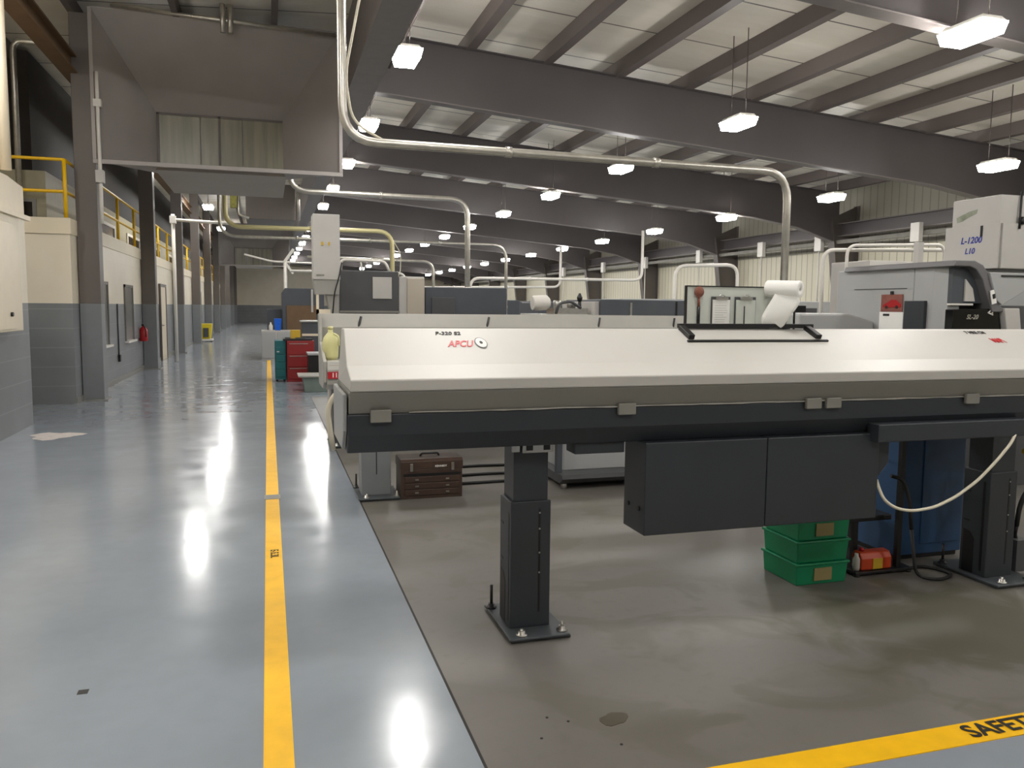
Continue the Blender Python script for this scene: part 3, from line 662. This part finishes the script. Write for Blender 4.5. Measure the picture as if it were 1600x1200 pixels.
# brown toolbox
t = thing('toolbox', 'brown steel machinist toolbox with drawers on the floor under the second feeder', 'toolbox', (1.30, 6.75, 0))
MB().box(1.035, 1.555, 6.58, 6.86, .0, .25).build('body', 'toolbox_brown', t, .005)
MB().prism([(6.575, .25), (6.575, .315), (6.60, .335), (6.84, .335), (6.865, .315), (6.865, .25)], 'x', 1.03, 1.56).build('lid', 'toolbox_brown', t, .004)
for z in (.03, .085, .14):
    d = MB().box(1.065, 1.525, 6.572, 6.582, z, z+.048).build('drawer', 'toolbox_brown', t, .003)
    MB().box(1.15, 1.18, 6.562, 6.572, z+.018, z+.03).box(1.41, 1.44, 6.562, 6.572, z+.018, z+.03).build('pull', 'steel', d)
MB().box(1.05, 1.54, 6.574, 6.582, .195, .215).build('shadow_gap', 'black', t)
for x in (1.12, 1.47): MB().box(x-.012, x+.012, 6.563, 6.575, .235, .30).build('latch', 'steel', t, .003)
text('lettering', 'KENNEDY', .022, (1.37, 6.573, .272), axes((1, 0, 0), (0, 0, 1)), 'paper', t)
MB().tube([(1.22, 6.72, .335), (1.23, 6.71, .36), (1.37, 6.71, .36), (1.38, 6.72, .335)], .009, .02, 8).build('handle', 'black', t)

for i, (yy, w_) in enumerate(((7.0, 'nearest the toolbox'), (7.35, 'between two others'), (7.75, 'farthest back'))):  # dark floor lines, modelled as thin black tubes
    o = MB().tube([(1.6, yy, .014), (2.0, yy+.02, .014), (2.42, yy-.01, .014)], .014, 0, 8).build('floor_tube', 'rubber'); tag(o, 'thin black tube lying on the concrete behind the toolbox, %s' % w_, 'hose', 'black tubes on the floor behind the toolbox')
# third feeder standing behind, mostly hidden
t = thing('bar_feeder', 'dark post and low body of the third feeder, hidden behind the grey feeder', 'machine', (2, 9.4, 0))
MB().prism([(9.32, .90), (9.2, 1.0), (9.2, 1.35), (9.75, 1.35), (9.75, .9)], 'x', .75, 3.6).build('bed', 'slate', t, .006)
feeder_leg(t, .70, 9.3, 'dark_grey', .92, .2, .28)
h = MB().tube([(.66, 8.92, .03), (.62, 8.9, .3), (.60, 8.88, .5), (.68, 8.85, .66), (.82, 8.85, .70)], .03, .1, 8).build('hose', 'hose_white'); tag(h, 'pale hose bending down beside the left end of the grey feeder', 'hose')

# ================================================================ lathe of the second feeder, right of frame
t = thing('lathe', 'big grey CNC lathe with black glossy door at the right edge', 'machine', (7.0, 6.4, 0))
MB().prism([(6.0, 0), (6.0, 2.0), (7.03, 2.0), (7.03, 0)], 'x', 5.6, 9.5).build('cabinet_body', 'machine_grey', t, .01)
MB().prism([(5.60, 5.995), (5.60, 5.78), (5.63, 5.64), (5.75, 5.63), (5.75, 5.995)], 'z', 0, 2.0).build('corner_panel', 'machine_grey', t, .006)
MB().box(5.594, 5.60, 6.08, 6.77, 1.806, 1.812).build('panel_groove', 'dark_grey', t)
MB().box(5.75, 9.5, 5.72, 6.0, 0, 1.66).build('front_base', 'dark_grey', t, .006)
MB().prism([(5.56, 1.985), (5.58, 2.035), (5.78, 2.035), (5.87, 2.0), (5.94, 1.92), (6.08, 1.66), (6.16, 1.6), (6.0, 1.6), (5.87, 1.88), (5.80, 1.96), (5.73, 1.985)], 'y', 5.52, 6.9).build('hood_arch', 'arch_grey', t, .008)
MB().box(5.63, 5.96, 5.60, 5.66, 1.675, 1.975).build('side_window', 'slate', t)
MB().prism([(5.76, 1.69), (5.76, 1.88), (5.84, 1.80), (5.87, 1.69)], 'y', 5.585, 5.60).build('window_panel', 'light_grey', t)
MB().box(5.63, 5.87, 5.60, 5.68, 1.655, 1.672).build('rail', 'white_trim', t, .003)
MB().obox((5.985, 5.508, 1.73), (.05, .01, .12), (0, R(-14), 0)).build('sticker', 'paper', t)
MB().obox((5.987, 5.501, 1.735), (.028, .004, .04), (0, R(-14), 0)).build('sticker_mark', 'ink', t)
MB().prism([(5.6, 1.0), (5.6, 1.62), (6.05, 1.63), (6.10, 1.60), (6.17, 1.3), (6.17, 1.0)], 'y', 5.54, 5.63).build('lower_door', 'gloss_black', t, .006)
text('lettering', 'SL-20', .055, (5.80, 5.536, 1.555), axes((1, 0, 0), (0, 0, 1)), 'galv', t, .3)
em = MB(); em.obox((6.0, 5.536, 1.585), (.055, .004, .012), (0, R(20), 0)).obox((6.02, 5.536, 1.60), (.05, .004, .012), (0, R(-70), 0)).obox((5.99, 5.536, 1.606), (.05, .004, .01), (0, R(-35), 0)); em.build('emblem', 'white_trim', t)
MB().prism([(6.11, 1.635), (6.28, 1.635), (6.34, 1.3), (6.34, .2), (6.18, .2), (6.18, 1.3)], 'y', 5.5, 5.72).build('end_panel', 'light_grey', t, .008)
MB().prism([(5.92, 1.94), (6.33, 1.94), (6.32, 1.78), (6.08, 1.66), (6.02, 1.70)], 'y', 5.5, 6.0).build('upper_guard', 'machine_grey', t, .008)
MB().box(6.05, 6.33, 5.49, 5.50, 1.905, 1.918).build('guard_slot', 'black', t)
MB().box(5.565, 5.6, 5.83, 6.07, 1.15, 1.695).build('cable_cover', 'charcoal', t, .006)
MB().box(5.61, 5.67, 5.98, 6.04, 2.0, 2.22).build('mast', 'light_grey', t, .004)
t = thing('wall_calendar', 'calendar with a red car picture hanging on the grey lathe side', 'calendar', (5.59, 6.25, 1.4))
MB().box(5.588, 5.594, 6.115, 6.385, 1.595, 1.755).build('picture', 'picture', t)
MB().prism([(6.36, 1.635), (6.35, 1.66), (6.30, 1.68), (6.25, 1.705), (6.19, 1.705), (6.15, 1.675), (6.13, 1.67), (6.13, 1.635)], 'x', 5.584, 5.588).build('car_print', 'red_bright', t)
MB().cyl((5.582, 6.31, 1.638), (5.584, 6.31, 1.638), .016, 14).cyl((5.582, 6.18, 1.638), (5.584, 6.18, 1.638), .016, 14).build('car_wheel_print', 'ink', t)
MB().box(5.588, 5.594, 6.10, 6.40, 1.40, 1.592).build('date_page', 'paper', t)
MB().box(5.585, 5.588, 6.27, 6.35, 1.555, 1.575).build('month_print', 'ink', t)
MB().box(5.58, 5.594, 6.235, 6.265, 1.755, 1.785).build('clip', 'black', t)
t = thing('electrical_cabinet', 'tall grey cabinet with blue handwriting standing on the grey lathe', 'cabinet', (6.8, 6.2, 2.0))
MB().box(6.4, 7.4, 5.87, 6.41, 2.0, 2.665).build('body', 'light_grey', t, .006)
MB().box(6.385, 6.4, 5.86, 6.47, 2.0, 2.41).build('side_door', 'light_grey', t, .004)
MB().box(6.42, 7.4, 5.85, 5.87, 2.0, 2.41).build('front_door', 'light_grey', t, .004)
text('lettering', 'L-1200', .085, (6.383, 6.16, 2.27), axes((0, -1, 0), (0, 0, 1)), 'blue_ink', t, .2)
text('lettering', 'L10', .075, (6.383, 6.17, 2.17), axes((0, -1, 0), (0, 0, 1)), 'blue_ink', t, .2)
MB().box(6.38, 6.386, 6.035, 6.06, 2.30, 2.40).build('slot', 'black', t)
s_ = MB(); s_.prism([(6.35, 2.45), (6.36, 2.50), (6.30, 2.52), (6.22, 2.545), (6.12, 2.56), (6.13, 2.52), (6.22, 2.49), (6.29, 2.46)], 'x', 6.3985, 6.3995); s_.build('smudge', 'smudge', t)
MB().tube([(6.62, 5.855, 2.70), (6.61, 5.85, 2.52), (6.60, 5.84, 2.36)], .010, .05, 8).cyl((6.63, 5.845, 2.40), (6.63, 5.845, 2.47), .02, 10).build('cord', 'black', t)
t = thing('feed_cover', 'low grey end cover between the grey feeder and the lathe', 'machine', (5.1, 6.9, 0))
MB().prism([(4.74, 0), (4.74, 1.57), (5.28, 1.575), (5.58, 1.5), (5.58, 0)], 'y', 6.45, 7.5).build('body', 'machine_grey', t, .02)
MB().box(4.8, 5.55, 7.45, 7.5, 1.58, 1.65).build('rear_rail', 'black', t, .006)
for x in (4.85, 5.5): MB().box(x-.02, x+.02, 7.45, 7.5, 1.5, 1.58).build('rail_foot', 'black', t)
t = thing('tube_frame', 'white tube loop arching above the back of the grey lathe', 'pipe', (6.5, 7.5, 0))
MB().tube([(5.85, 7.6, 0), (5.85, 7.6, 2.26), (7.6, 7.6, 2.31), (7.6, 7.6, 0)], .022, .14, 8).build('tube', 'white_trim', t)
MB().tube([(6.08, 7.5, 0), (6.08, 7.5, 2.31), (7.4, 7.5, 2.36), (7.4, 7.5, 0)], .018, .12, 8).build('tube', 'white_trim', t)
t = thing('supply_cabinet', 'beige cabinets standing behind the grey lathe under the bus duct', 'cabinet', (9.6, 10.2, 0))
MB().box(8.0, 9.5, 9.4, 10.2, 0, 2.3).build('body', 'light_grey', t, .01)
for x in (8.75,): MB().box(x-.005, x+.005, 9.395, 9.4, .1, 2.25).build('door_gap', 'dark_grey', t)
for x in (8.68, 8.85): MB().box(x-.03, x+.03, 9.38, 9.4, 2.08, 2.12).build('handle', 'black', t)
w = MB().box(9.3, 11.6, 8.0, 8.3, 0, 2.0).build('storage_cabinet', 'cream_box', bevel=.01); tag(w, 'cream cabinet behind the right end of the lathe', 'cabinet')
t = thing('marker_post', 'orange marker post standing in front of the dark wall column', 'post', (6.05, 8.6, 0))
MB().cyl((6.02, 8.6, 0), (6.02, 8.6, 1.62), .03, 12).build('pole', 'white_trim', t)
MB().lathe([(.05, 1.62), (.055, 1.68), (.035, 1.9), (.02, 1.93)], (6.02, 8.6, 0), 14).build('cap', 'orange', t)

# ================================================================ machines behind the grey feeder
t = thing('lathe', 'dark grey machine with beige window behind the left end of the grey feeder', 'machine', (1.4, 10.6, 0))
MB().box(.84, 1.55, 10.0, 11.4, 0, 2.03).build('guard', 'dark_grey', t, .01)
MB().box(.83, 1.56, 9.97, 10.0, 1.52, 1.545).build('guard_sill', 'grey_band', t)
MB().box(1.23, 1.465, 9.985, 10.0, 1.69, 1.955).build('window', 'light_grey', t, .006)
MB().hull([(1.56, 10.05, 0), (1.90, 10.05, 0), (1.90, 11.0, 0), (1.56, 11.0, 0)], [(1.56, 10.05, 1.97), (1.88, 10.05, 1.97), (1.88, 11.0, 1.97), (1.56, 11.0, 1.97)]).build('end_cabinet', 'light_grey', t, .008)
MB().box(1.66, 1.88, 10.03, 10.05, 1.2, 1.95).build('end_door', 'machine_grey', t, .005)
MB().box(1.92, 3.0, 10.2, 11.3, 0, 1.85).build('rear_body', 'slate', t, .01)
MB().box(2.0, 2.3, 10.18, 10.2, 1.2, 1.72).build('access_panel', 'dark_grey', t, .004)
MB().tube([(.86, 10.1, 2.03), (.86, 10.1, 2.16), (1.40, 10.1, 2.15), (1.45, 10.1, 2.03)], .018, .06, 8).tube([(1.1, 10.1, 2.15), (1.12, 10.1, 2.03)], .01, 0, 8).build('top_pipe', 'white_trim', t)
mat('tray_beige', '#b3aa9b', .4)
t.children[2].data.materials[0] = M['tray_beige']
t = thing('electrical_cabinet', 'tall light grey cabinet on a pedestal left of the dark windowed machine', 'cabinet', (.66, 9.8, 0))
MB().box(.51, .812, 9.6, 9.95, 1.90, 2.645).build('upper_box', 'light_grey', t, .006)
MB().hull([(.535, 9.63, 1.73), (.80, 9.63, 1.73), (.80, 9.93, 1.73), (.535, 9.93, 1.73)], [(.515, 9.61, 1.90), (.81, 9.61, 1.90), (.81, 9.94, 1.90), (.515, 9.94, 1.90)]).build('lower_hopper', 'feeder_grey', t, .004)
MB().hull([(.70, 9.7, 1.51), (.80, 9.7, 1.51), (.80, 9.9, 1.51), (.70, 9.9, 1.51)], [(.66, 9.66, 1.73), (.80, 9.66, 1.73), (.80, 9.92, 1.73), (.66, 9.92, 1.73)]).build('neck', 'feeder_grey', t)
MB().box(.68, .90, 9.76, 10.0, 0, 1.51).build('pedestal', 'light_grey', t, .006)
MB().box(.54, .57, 9.64, 9.67, 1.5, 1.73).box(.54, .70, 9.64, 9.67, 1.5, 1.56).build('side_arm', 'cream_box', t)
MB().box(.54, .63, 9.594, 9.6, 1.945, 1.965).build('handle', 'steel', t, .003)
MB().box(.60, .625, 9.594, 9.6, 2.29, 2.33).box(.68, .70, 9.594, 9.6, 2.29, 2.33).build('warning_label', 'label_yellow', t)
MB().tube([(.83, 9.6, 2.1), (.80, 9.55, 1.95), (.74, 9.55, 1.75), (.72, 9.58, 1.5)], .008, .08, 8).build('cable', 'rubber', t)
t = thing('lathe', 'low slate-grey machine guard behind the middle of the grey feeder', 'machine', (4.9, 10.4, 0))
MB().box(4.2, 6.1, 9.9, 11.2, 0, 1.72).build('guard', 'slate', t, .01)
MB().box(4.62, 4.65, 9.89, 9.9, 1.0, 1.68).build('door_handle', 'steel', t)
MB().box(5.30, 5.32, 9.885, 9.9, .4, 1.7).build('door_gap', 'black', t)
MB().box(4.14, 4.2, 9.95, 11.2, 0, 1.69).build('end_panel', 'light_grey', t, .006)
t = thing('turret_unit', 'silver machine head with pipes left of the low slate guard', 'machine', (3.75, 10.3, 0))
MB().box(3.4, 4.12, 10.0, 10.9, 0, 1.52).build('base', 'feeder_grey', t, .01)
MB().lathe([(.09, 0), (.1, .02), (.1, .2), (.06, .24)], (3.35, 10.2, 1.66), 18, (1, 0, .05)).build('chuck', 'white_trim', t)
MB().box(3.62, 4.1, 10.1, 10.4, 1.52, 1.60).cyl((3.7, 10.2, 1.6), (3.7, 10.2, 1.70), .05).cyl((3.9, 10.2, 1.6), (3.9, 10.2, 1.68), .06).build('tool_block', 'steel', t)
MB().tube([(3.65, 10.1, 1.52), (3.68, 10.08, 1.66), (3.85, 10.08, 1.69), (4.0, 10.1, 1.6)], .02, .05, 8).build('pipe', 'dark_grey', t)
MB().lathe([(.03, 1.69), (.04, 1.74), (.015, 1.80)], (4.02, 10.2, 0), 10).cyl((4.02, 10.2, 1.52), (4.02, 10.2, 1.7), .025).build('knob', 'black', t)
b_ = MB().box(2.75, 3.2, 11.6, 12.2, 1.42, 1.62).build('carton', 'kraft', bevel=.004); tag(b_, 'brown carton on a bench behind the low dark machine body', 'carton')
b_ = MB().box(2.4, 4.2, 11.4, 12.6, 0, 1.42).build('workbench', 'brown_panel', bevel=.006); tag(b_, 'brown bench standing behind the dark windowed machine', 'bench')
k = 0
for x, y, w_, hgt, mt in ((7.2, 14.5, 2.4, 1.75, 'slate'), (10.5, 15.5, 2.2, 1.8, 'machine_grey'), (5.4, 16.0, 1.5, 1.72, 'slate'), (8.4, 18.6, 2.6, 1.85, 'machine_grey'), (12.0, 17.0, 2.0, 1.7, 'slate'), (4.2, 21.2, 2.4, 1.8, 'slate'), (4.0, 26.5, 2.6, 1.85, 'machine_grey'), (7.6, 23.5, 2.4, 1.8, 'slate')):
    t = thing('lathe', '%s machine far down the hall, %s of the far machines from the front' % ('slate-blue' if mt == 'slate' else 'pale grey', ORD[k]), 'machine', (x, y, 0), 'far machines in the hall'); k += 1
    MB().box(x, x+w_, y, y+1.2, 0, hgt).build('guard', mt, t, .015)
    MB().box(x+.3, x+w_*.6, y-.02, y, 1.0, hgt-.15).build('door', 'dark_grey', t, .006)

# ================================================================ cabinets and tools along the aisle
t = thing('tool_cabinet', 'teal tool chest standing at the aisle edge beside the red one', 'cabinet', (.23, 17.9, 0))
MB().box(.13, .36, 17.7, 18.4, .04, .86).build('body', 'teal', t, .008)
for z in (.1, .26, .42, .58): MB().box(.15, .345, 17.685, 17.7, z, z+.14).build('drawer', 'teal', t, .004)
MB().box(.17, .22, 17.67, 17.685, .62, .64).build('handle', 'white_trim', t)
for x, y in ((.17, 17.75), (.32, 17.75), (.17, 18.35), (.32, 18.35)): MB().cyl((x, y, 0), (x, y, .04), .02, 8).build('foot', 'rubber', t)
t = thing('tool_cabinet', 'red steel drawer cabinet beside the teal tool chest', 'cabinet', (.6, 17.9, 0))
MB().box(.37, .93, 17.55, 18.4, .0, .86).build('body', 'red_paint', t, .008)
for z in (.06, .32, .58):
    d = MB().box(.39, .91, 17.53, 17.55, z, z+.24).build('drawer', 'red_paint', t, .004)
    MB().box(.42, .80, 17.515, 17.53, z+.215, z+.23).build('pull', 'steel', d)
t = thing('parts_tray', 'black tray of tools on top of the red cabinet', 'tray', (.5, 17.9, .86))
MB().box(.30, .9, 17.62, 18.2, .861, .90).build('tray', 'black', t, .004)
MB().box(.34, .44, 17.7, 17.8, .90, .93).box(.55, .75, 17.7, 17.78, .90, .925).build('tool', 'dark_grey', t)
b_ = MB().box(.46, .66, 17.85, 18.05, .901, 1.08).build('parts_box', 'label_yellow', bevel=.005); tag(b_, 'yellow box standing on the black tray', 'box')
t = thing('monitor_stand', 'dark shelf unit with pale top to the right of the yellow box', 'shelf', (.8, 18.3, 0))
MB().box(.72, 1.2, 18.5, 18.9, 0, 1.24).build('body', 'slate', t, .006)
MB().box(.68, 1.25, 18.45, 18.95, 1.24, 1.27).build('top', 'light_grey', t)
MB().box(.72, 1.2, 18.48, 18.5, .93, .98).build('strip', 'cream_box', t)
t = thing('steel_cabinet', 'grey steel cabinet closing the far end of the yellow aisle line', 'cabinet', (.15, 25, 0))
MB().box(-.19, .70, 24.9, 25.6, 0, .86).build('body', 'light_grey', t, .008)
MB().box(-.18, .22, 24.88, 24.9, .05, .82).build('door', 'machine_grey', t, .004)
MB().box(.26, .69, 24.88, 24.9, .05, .82).build('door', 'machine_grey', t, .004)
b_ = MB(); b_.hull([(.20, 25.0, .861), (.36, 25.0, .861), (.36, 25.25, .861), (.20, 25.25, .861)], [(.18, 24.98, 1.21), (.39, 24.98, 1.21), (.39, 25.28, 1.21), (.18, 25.28, 1.21)])
b_ = b_.build('waste_bin', 'blue_bin', bevel=.008); tag(b_, 'bright blue bin standing on the grey steel cabinet', 'bin')
b_ = MB().lathe([(.05, .861), (.06, .88), (.06, 1.0), (.025, 1.05), (.02, 1.1)], (.08, 25.05, 0), 14).build('bottle', 'white_trim'); tag(b_, 'white spray bottle left of the blue bin', 'bottle')
b_ = MB().box(-.02, .42, 26.6, 27.3, 0, 1.48).build('locker', 'slate', bevel=.01); tag(b_, 'dark cabinet standing behind the blue bin', 'cabinet')
t = thing('machining_centre', 'slate-topped machine with brown lower panel behind the blue bin', 'machine', (.9, 24.5, 0))
MB().prism([(.44, 0), (.44, 2.0), (.52, 2.13), (1.7, 2.13), (1.7, 0)], 'y', 26.0, 28.0).build('guard', 'slate', t, .01)
MB().box(.56, 1.45, 25.97, 26.0, .5, 1.60).build('lower_panel', 'brown_panel', t, .006)
MB().box(1.02, 1.7, 25.9, 25.97, 1.1, 1.16).build('ledge', 'light_grey', t)
MB().box(1.3, 1.36, 25.95, 26.0, 1.4, 2.1).build('door_rail', 'light_grey', t)
t = thing('parts_crate', 'grey-green steel crate on the floor at the edge of the concrete', 'crate', (.8, 15.6, 0))
MB().hull([(.64, 15.4, 0), (1.15, 15.4, 0), (1.15, 16.0, 0), (.64, 16.0, 0)], [(.60, 15.36, .28), (1.19, 15.36, .28), (1.19, 16.04, .28), (.60, 16.04, .28)]).build('body', 'crate', t, .008)
MB().box(.52, 1.22, 15.32, 16.08, .28, .31).build('lid', 'feeder_grey', t, .005)
t = thing('drawer_unit', 'black open cabinet beside the red drawer cabinet', 'cabinet', (.85, 16.6, 0))
MB().box(.76, 1.2, 16.5, 17.1, 0, .62).build('body', 'black', t, .006)
MB().box(.74, 1.22, 16.46, 17.12, .62, .66).build('top', 'machine_grey', t, .004)
MB().box(.96, 1.05, 16.47, 16.5, .36, .48).build('paper_tag', 'white_trim', t)
t = thing('mop_bucket', 'yellow mop bucket by the left wall far down the aisle', 'bucket', (-2.6, 37.6, 0))
MB().hull([(-2.75, 37.4, .12), (-2.4, 37.4, .12), (-2.4, 37.9, .12), (-2.75, 37.9, .12)], [(-2.82, 37.35, .78), (-2.32, 37.35, .78), (-2.32, 37.95, .78), (-2.82, 37.95, .78)]).build('tub', 'stool_yellow', t, .02)
MB().box(-2.68, -2.46, 37.3, 37.36, .2, .6).build('wringer', 'dark_grey', t, .01)
MB().box(-2.85, -2.3, 37.35, 37.95, .04, .12).build('base', 'white_trim', t, .01)
for x, y in ((-2.78, 37.42), (-2.37, 37.42), (-2.78, 37.88), (-2.37, 37.88)): MB().cyl((x-.02, y, .03), (x+.02, y, .03), .03, 10).build('caster', 'rubber', t)
# fixtures on the left wall
t = thing('fire_extinguisher', 'red fire extinguisher hanging on the grey wall between the first two columns', 'fire extinguisher', (-2.86, 21.0, .75))
MB().lathe([(.085, .72), (.095, .74), (.095, .98), (.07, 1.03), (.03, 1.06), (.025, 1.09)], (-2.85, 21.05, 0), 16).build('cylinder', 'red_bright', t)
MB().box(-2.88, -2.82, 20.98, 21.14, 1.09, 1.12).build('valve', 'black', t)
MB().tube([(-2.83, 20.98, 1.09), (-2.78, 20.93, 1.0), (-2.78, 20.95, .82)], .012, .05, 8).build('hose', 'black', t)
MB().box(-2.95, -2.93, 21.0, 21.1, .8, 1.05).build('wall_bracket', 'steel', t)
t = thing('wall_outlet', 'black outlet with thin conduit on the grey wall between the two narrow windows', 'outlet', (-2.94, 18.2, .4))
MB().box(-2.95, -2.90, 18.12, 18.26, .42, .56).build('box', 'black', t, .006)
MB().cyl((-2.935, 18.19, .56), (-2.935, 18.19, 1.6), .014, 8).build('conduit', 'dark_grey', t)
t = thing('panel_cabinet', 'cream electrical panel with sloped top on the near left wall', 'cabinet', (-2.9, 11.0, 1.25))
MB().prism([(8.4, 1.27), (8.4, 3.05), (10.7, 3.05), (11.3, 3.0), (11.3, 2.66), (11.05, 2.6), (11.05, 1.27)], 'x', -3.0, -2.82).build('body', 'cream_box', t, .01)
MB().box(-2.82, -2.80, 8.5, 10.7, 1.3, 2.5).build('door', 'cream_box', t, .006)
MB().box(-2.82, -2.78, 8.4, 11.4, 2.6, 2.66).build('rail', 'cream_box', t, .004)
MB().cyl((-2.80, 10.5, 1.47), (-2.775, 10.5, 1.47), .025, 12).build('lock', 'black', t)
MB().cyl((-2.90, 10.95, 3.15), (-2.90, 10.95, 6.1), .06, 12).build('riser', 'cream_box', t)
t = thing('column_conduit', 'white conduit strapped to the first brown column', 'pipe', (-2.58, 14.75, 2))
MB().tube([(-2.56, 14.72, 5.3), (-2.56, 14.72, 4.9), (-2.555, 14.72, 3.4), (-2.56, 14.72, 2.9)], .03, .05, 8).build('pipe', 'white_trim', t)
MB().box(-2.62, -2.50, 14.68, 14.8, 4.75, 4.87).build('box', 'white_trim', t, .005)
MB().box(-2.62, -2.50, 14.66, 14.8, 3.55, 3.75).build('box', 'light_grey', t, .005)
t = thing('wall_conduit', 'grey conduit bending over behind the yellow guard rail', 'pipe', (-4.2, 15.5, 3))
MB().tube([(-3.2, 15.6, 5.9), (-3.95, 15.6, 5.92), (-3.95, 15.6, 2.92)], .05, .18, 8).build('pipe', 'galv', t)
t = thing('white_riser', 'white pipe riser with crossing arm beside the second column', 'pipe', (-2.5, 22.5, 0))
MB().tube([(-2.48, 24.6, 0), (-2.48, 24.6, 4.1)], .05, 0, 8).build('riser', 'white_trim', t)
MB().tube([(-2.48, 24.6, 3.95), (-.9, 24.6, 3.9)], .045, 0, 8).build('arm', 'white_trim', t)
MB().box(-2.56, -2.40, 24.5, 24.7, 3.85, 4.05).build('junction_box', 'white_trim', t)
t = thing('jib_arm', 'white swing arm with hanging tool head near the far machines', 'arm', (.6, 36, 2.5))
MB().tube([(-.9, 36, 3.72), (.2, 36, 3.45), (1.4, 36, 3.42), (3.0, 36, 3.4)], .04, .2, 8).build('boom', 'white_trim', t)
MB().obox((.9, 36, 3.7), (.12, .12, .7), (0, R(35), 0)).obox((.9, 36, 3.2), (.1, .1, .6), (0, R(-35), 0)).build('arm', 'white_trim', t, .01)
MB().cyl((.75, 36, 0), (.75, 36, 3.45), .07, 10).build('mast', 'white_trim', t)
t = thing('ceiling_duct', 'dark overhead unit with small pipes hanging behind the near hood', 'duct', (-.2, 27, 4.2))
MB().box(-.6, .9, 27, 29, 4.3, 5.4).build('casing', 'brown_steel', t, .01)
MB().tube([(-.8, 26.9, 5.3), (-.8, 26.9, 4.4), (-.5, 26.9, 4.3)], .04, .1, 8).tube([(1.0, 26.9, 5.4), (1.0, 26.9, 4.3)], .05, 0, 8).build('pipe', 'galv', t)
MB().box(-1.05, -.85, 26.8, 27.0, 4.6, 5.3).build('tag', 'grass_green', t)

# ================================================================ floor markings
o = MB().box(-.043, .062, YBACK+.5, 24.6, 0, .002).build('floor_line', 'tape_yellow'); tag(o, 'long yellow floor line running down the grey aisle', 'floor line')
o = MB().box(-.055, .075, 6.86, 7.02, .002, .004).build('tape_patch', 'grey_band'); tag(o, 'grey tape patch across the long yellow aisle line', 'tape')
mk = thing('floor_stencil', 'worn black stencil marks on the yellow aisle line', 'marking', (.01, 5.3, .0025))
text('lettering', 'E-5.3L', .07, (.012, 5.32, .003), axes((0, -1, 0), (1, 0, 0)), 'ink', mk, 0, .0004)
t = thing('floor_line', 'yellow safety tape with black lettering crossing the lower right corner', 'floor line', (3, 2.31, 0))
MB().box(1.2, 9, 2.245, 2.375, 0, .003).build('tape', 'tape_yellow', t)
text('lettering', 'SAFETY GLASSES', .115, (2.94, 2.31, .0055), axes((1, 0, 0), (0, 1, 0)), 'ink', t, 0, .0004)
pp = MB(); pts = []
for i in range(22):
    a_ = 2*math.pi*i/22; r_ = 1+.22*math.sin(3*a_+.6)+.1*math.sin(7*a_); pts.append((-2.50+.27*r_*math.cos(a_), 10.88+.28*r_*math.sin(a_)))
pp.prism(pts, 'z', 0, .002); o = pp.build('floor_patch', 'pale_patch'); tag(o, 'pale worn patch on the floor beside the near left wall', 'floor patch')
for i, (x, y) in enumerate(((1.02, 2.86), (1.09, 2.81), (1.22, 2.60), (.95, 2.72))):
    o = MB().lathe([(.006, 0), (.006, .002)], (x, y, 0), 8).build('floor_anchor', 'ink'); tag(o, 'small dark anchor hole in the concrete, %s of four near the camera' % ORD[i], 'anchor hole', 'anchor holes in the concrete')
pp = MB(); pts = []
for i in range(18):
    a_ = 2*math.pi*i/18; r_ = 1+.2*math.sin(2*a_+.6)+.08*math.sin(5*a_); pts.append((1.27+.055*r_*math.cos(a_), 2.78+.05*r_*math.sin(a_)))
pp.prism(pts, 'z', 0, .0015); mat('oil_spot', '#4b4539', .35); o = pp.build('oil_stain', 'oil_spot'); tag(o, 'brown round oil stain on the concrete near the safety tape', 'stain')
o = MB().box(-.78, -.74, 3.56, 3.60, 0, .0015).build('floor_scuff', 'seam'); tag(o, 'small dark scuff on the grey aisle floor left of the yellow line', 'floor mark')
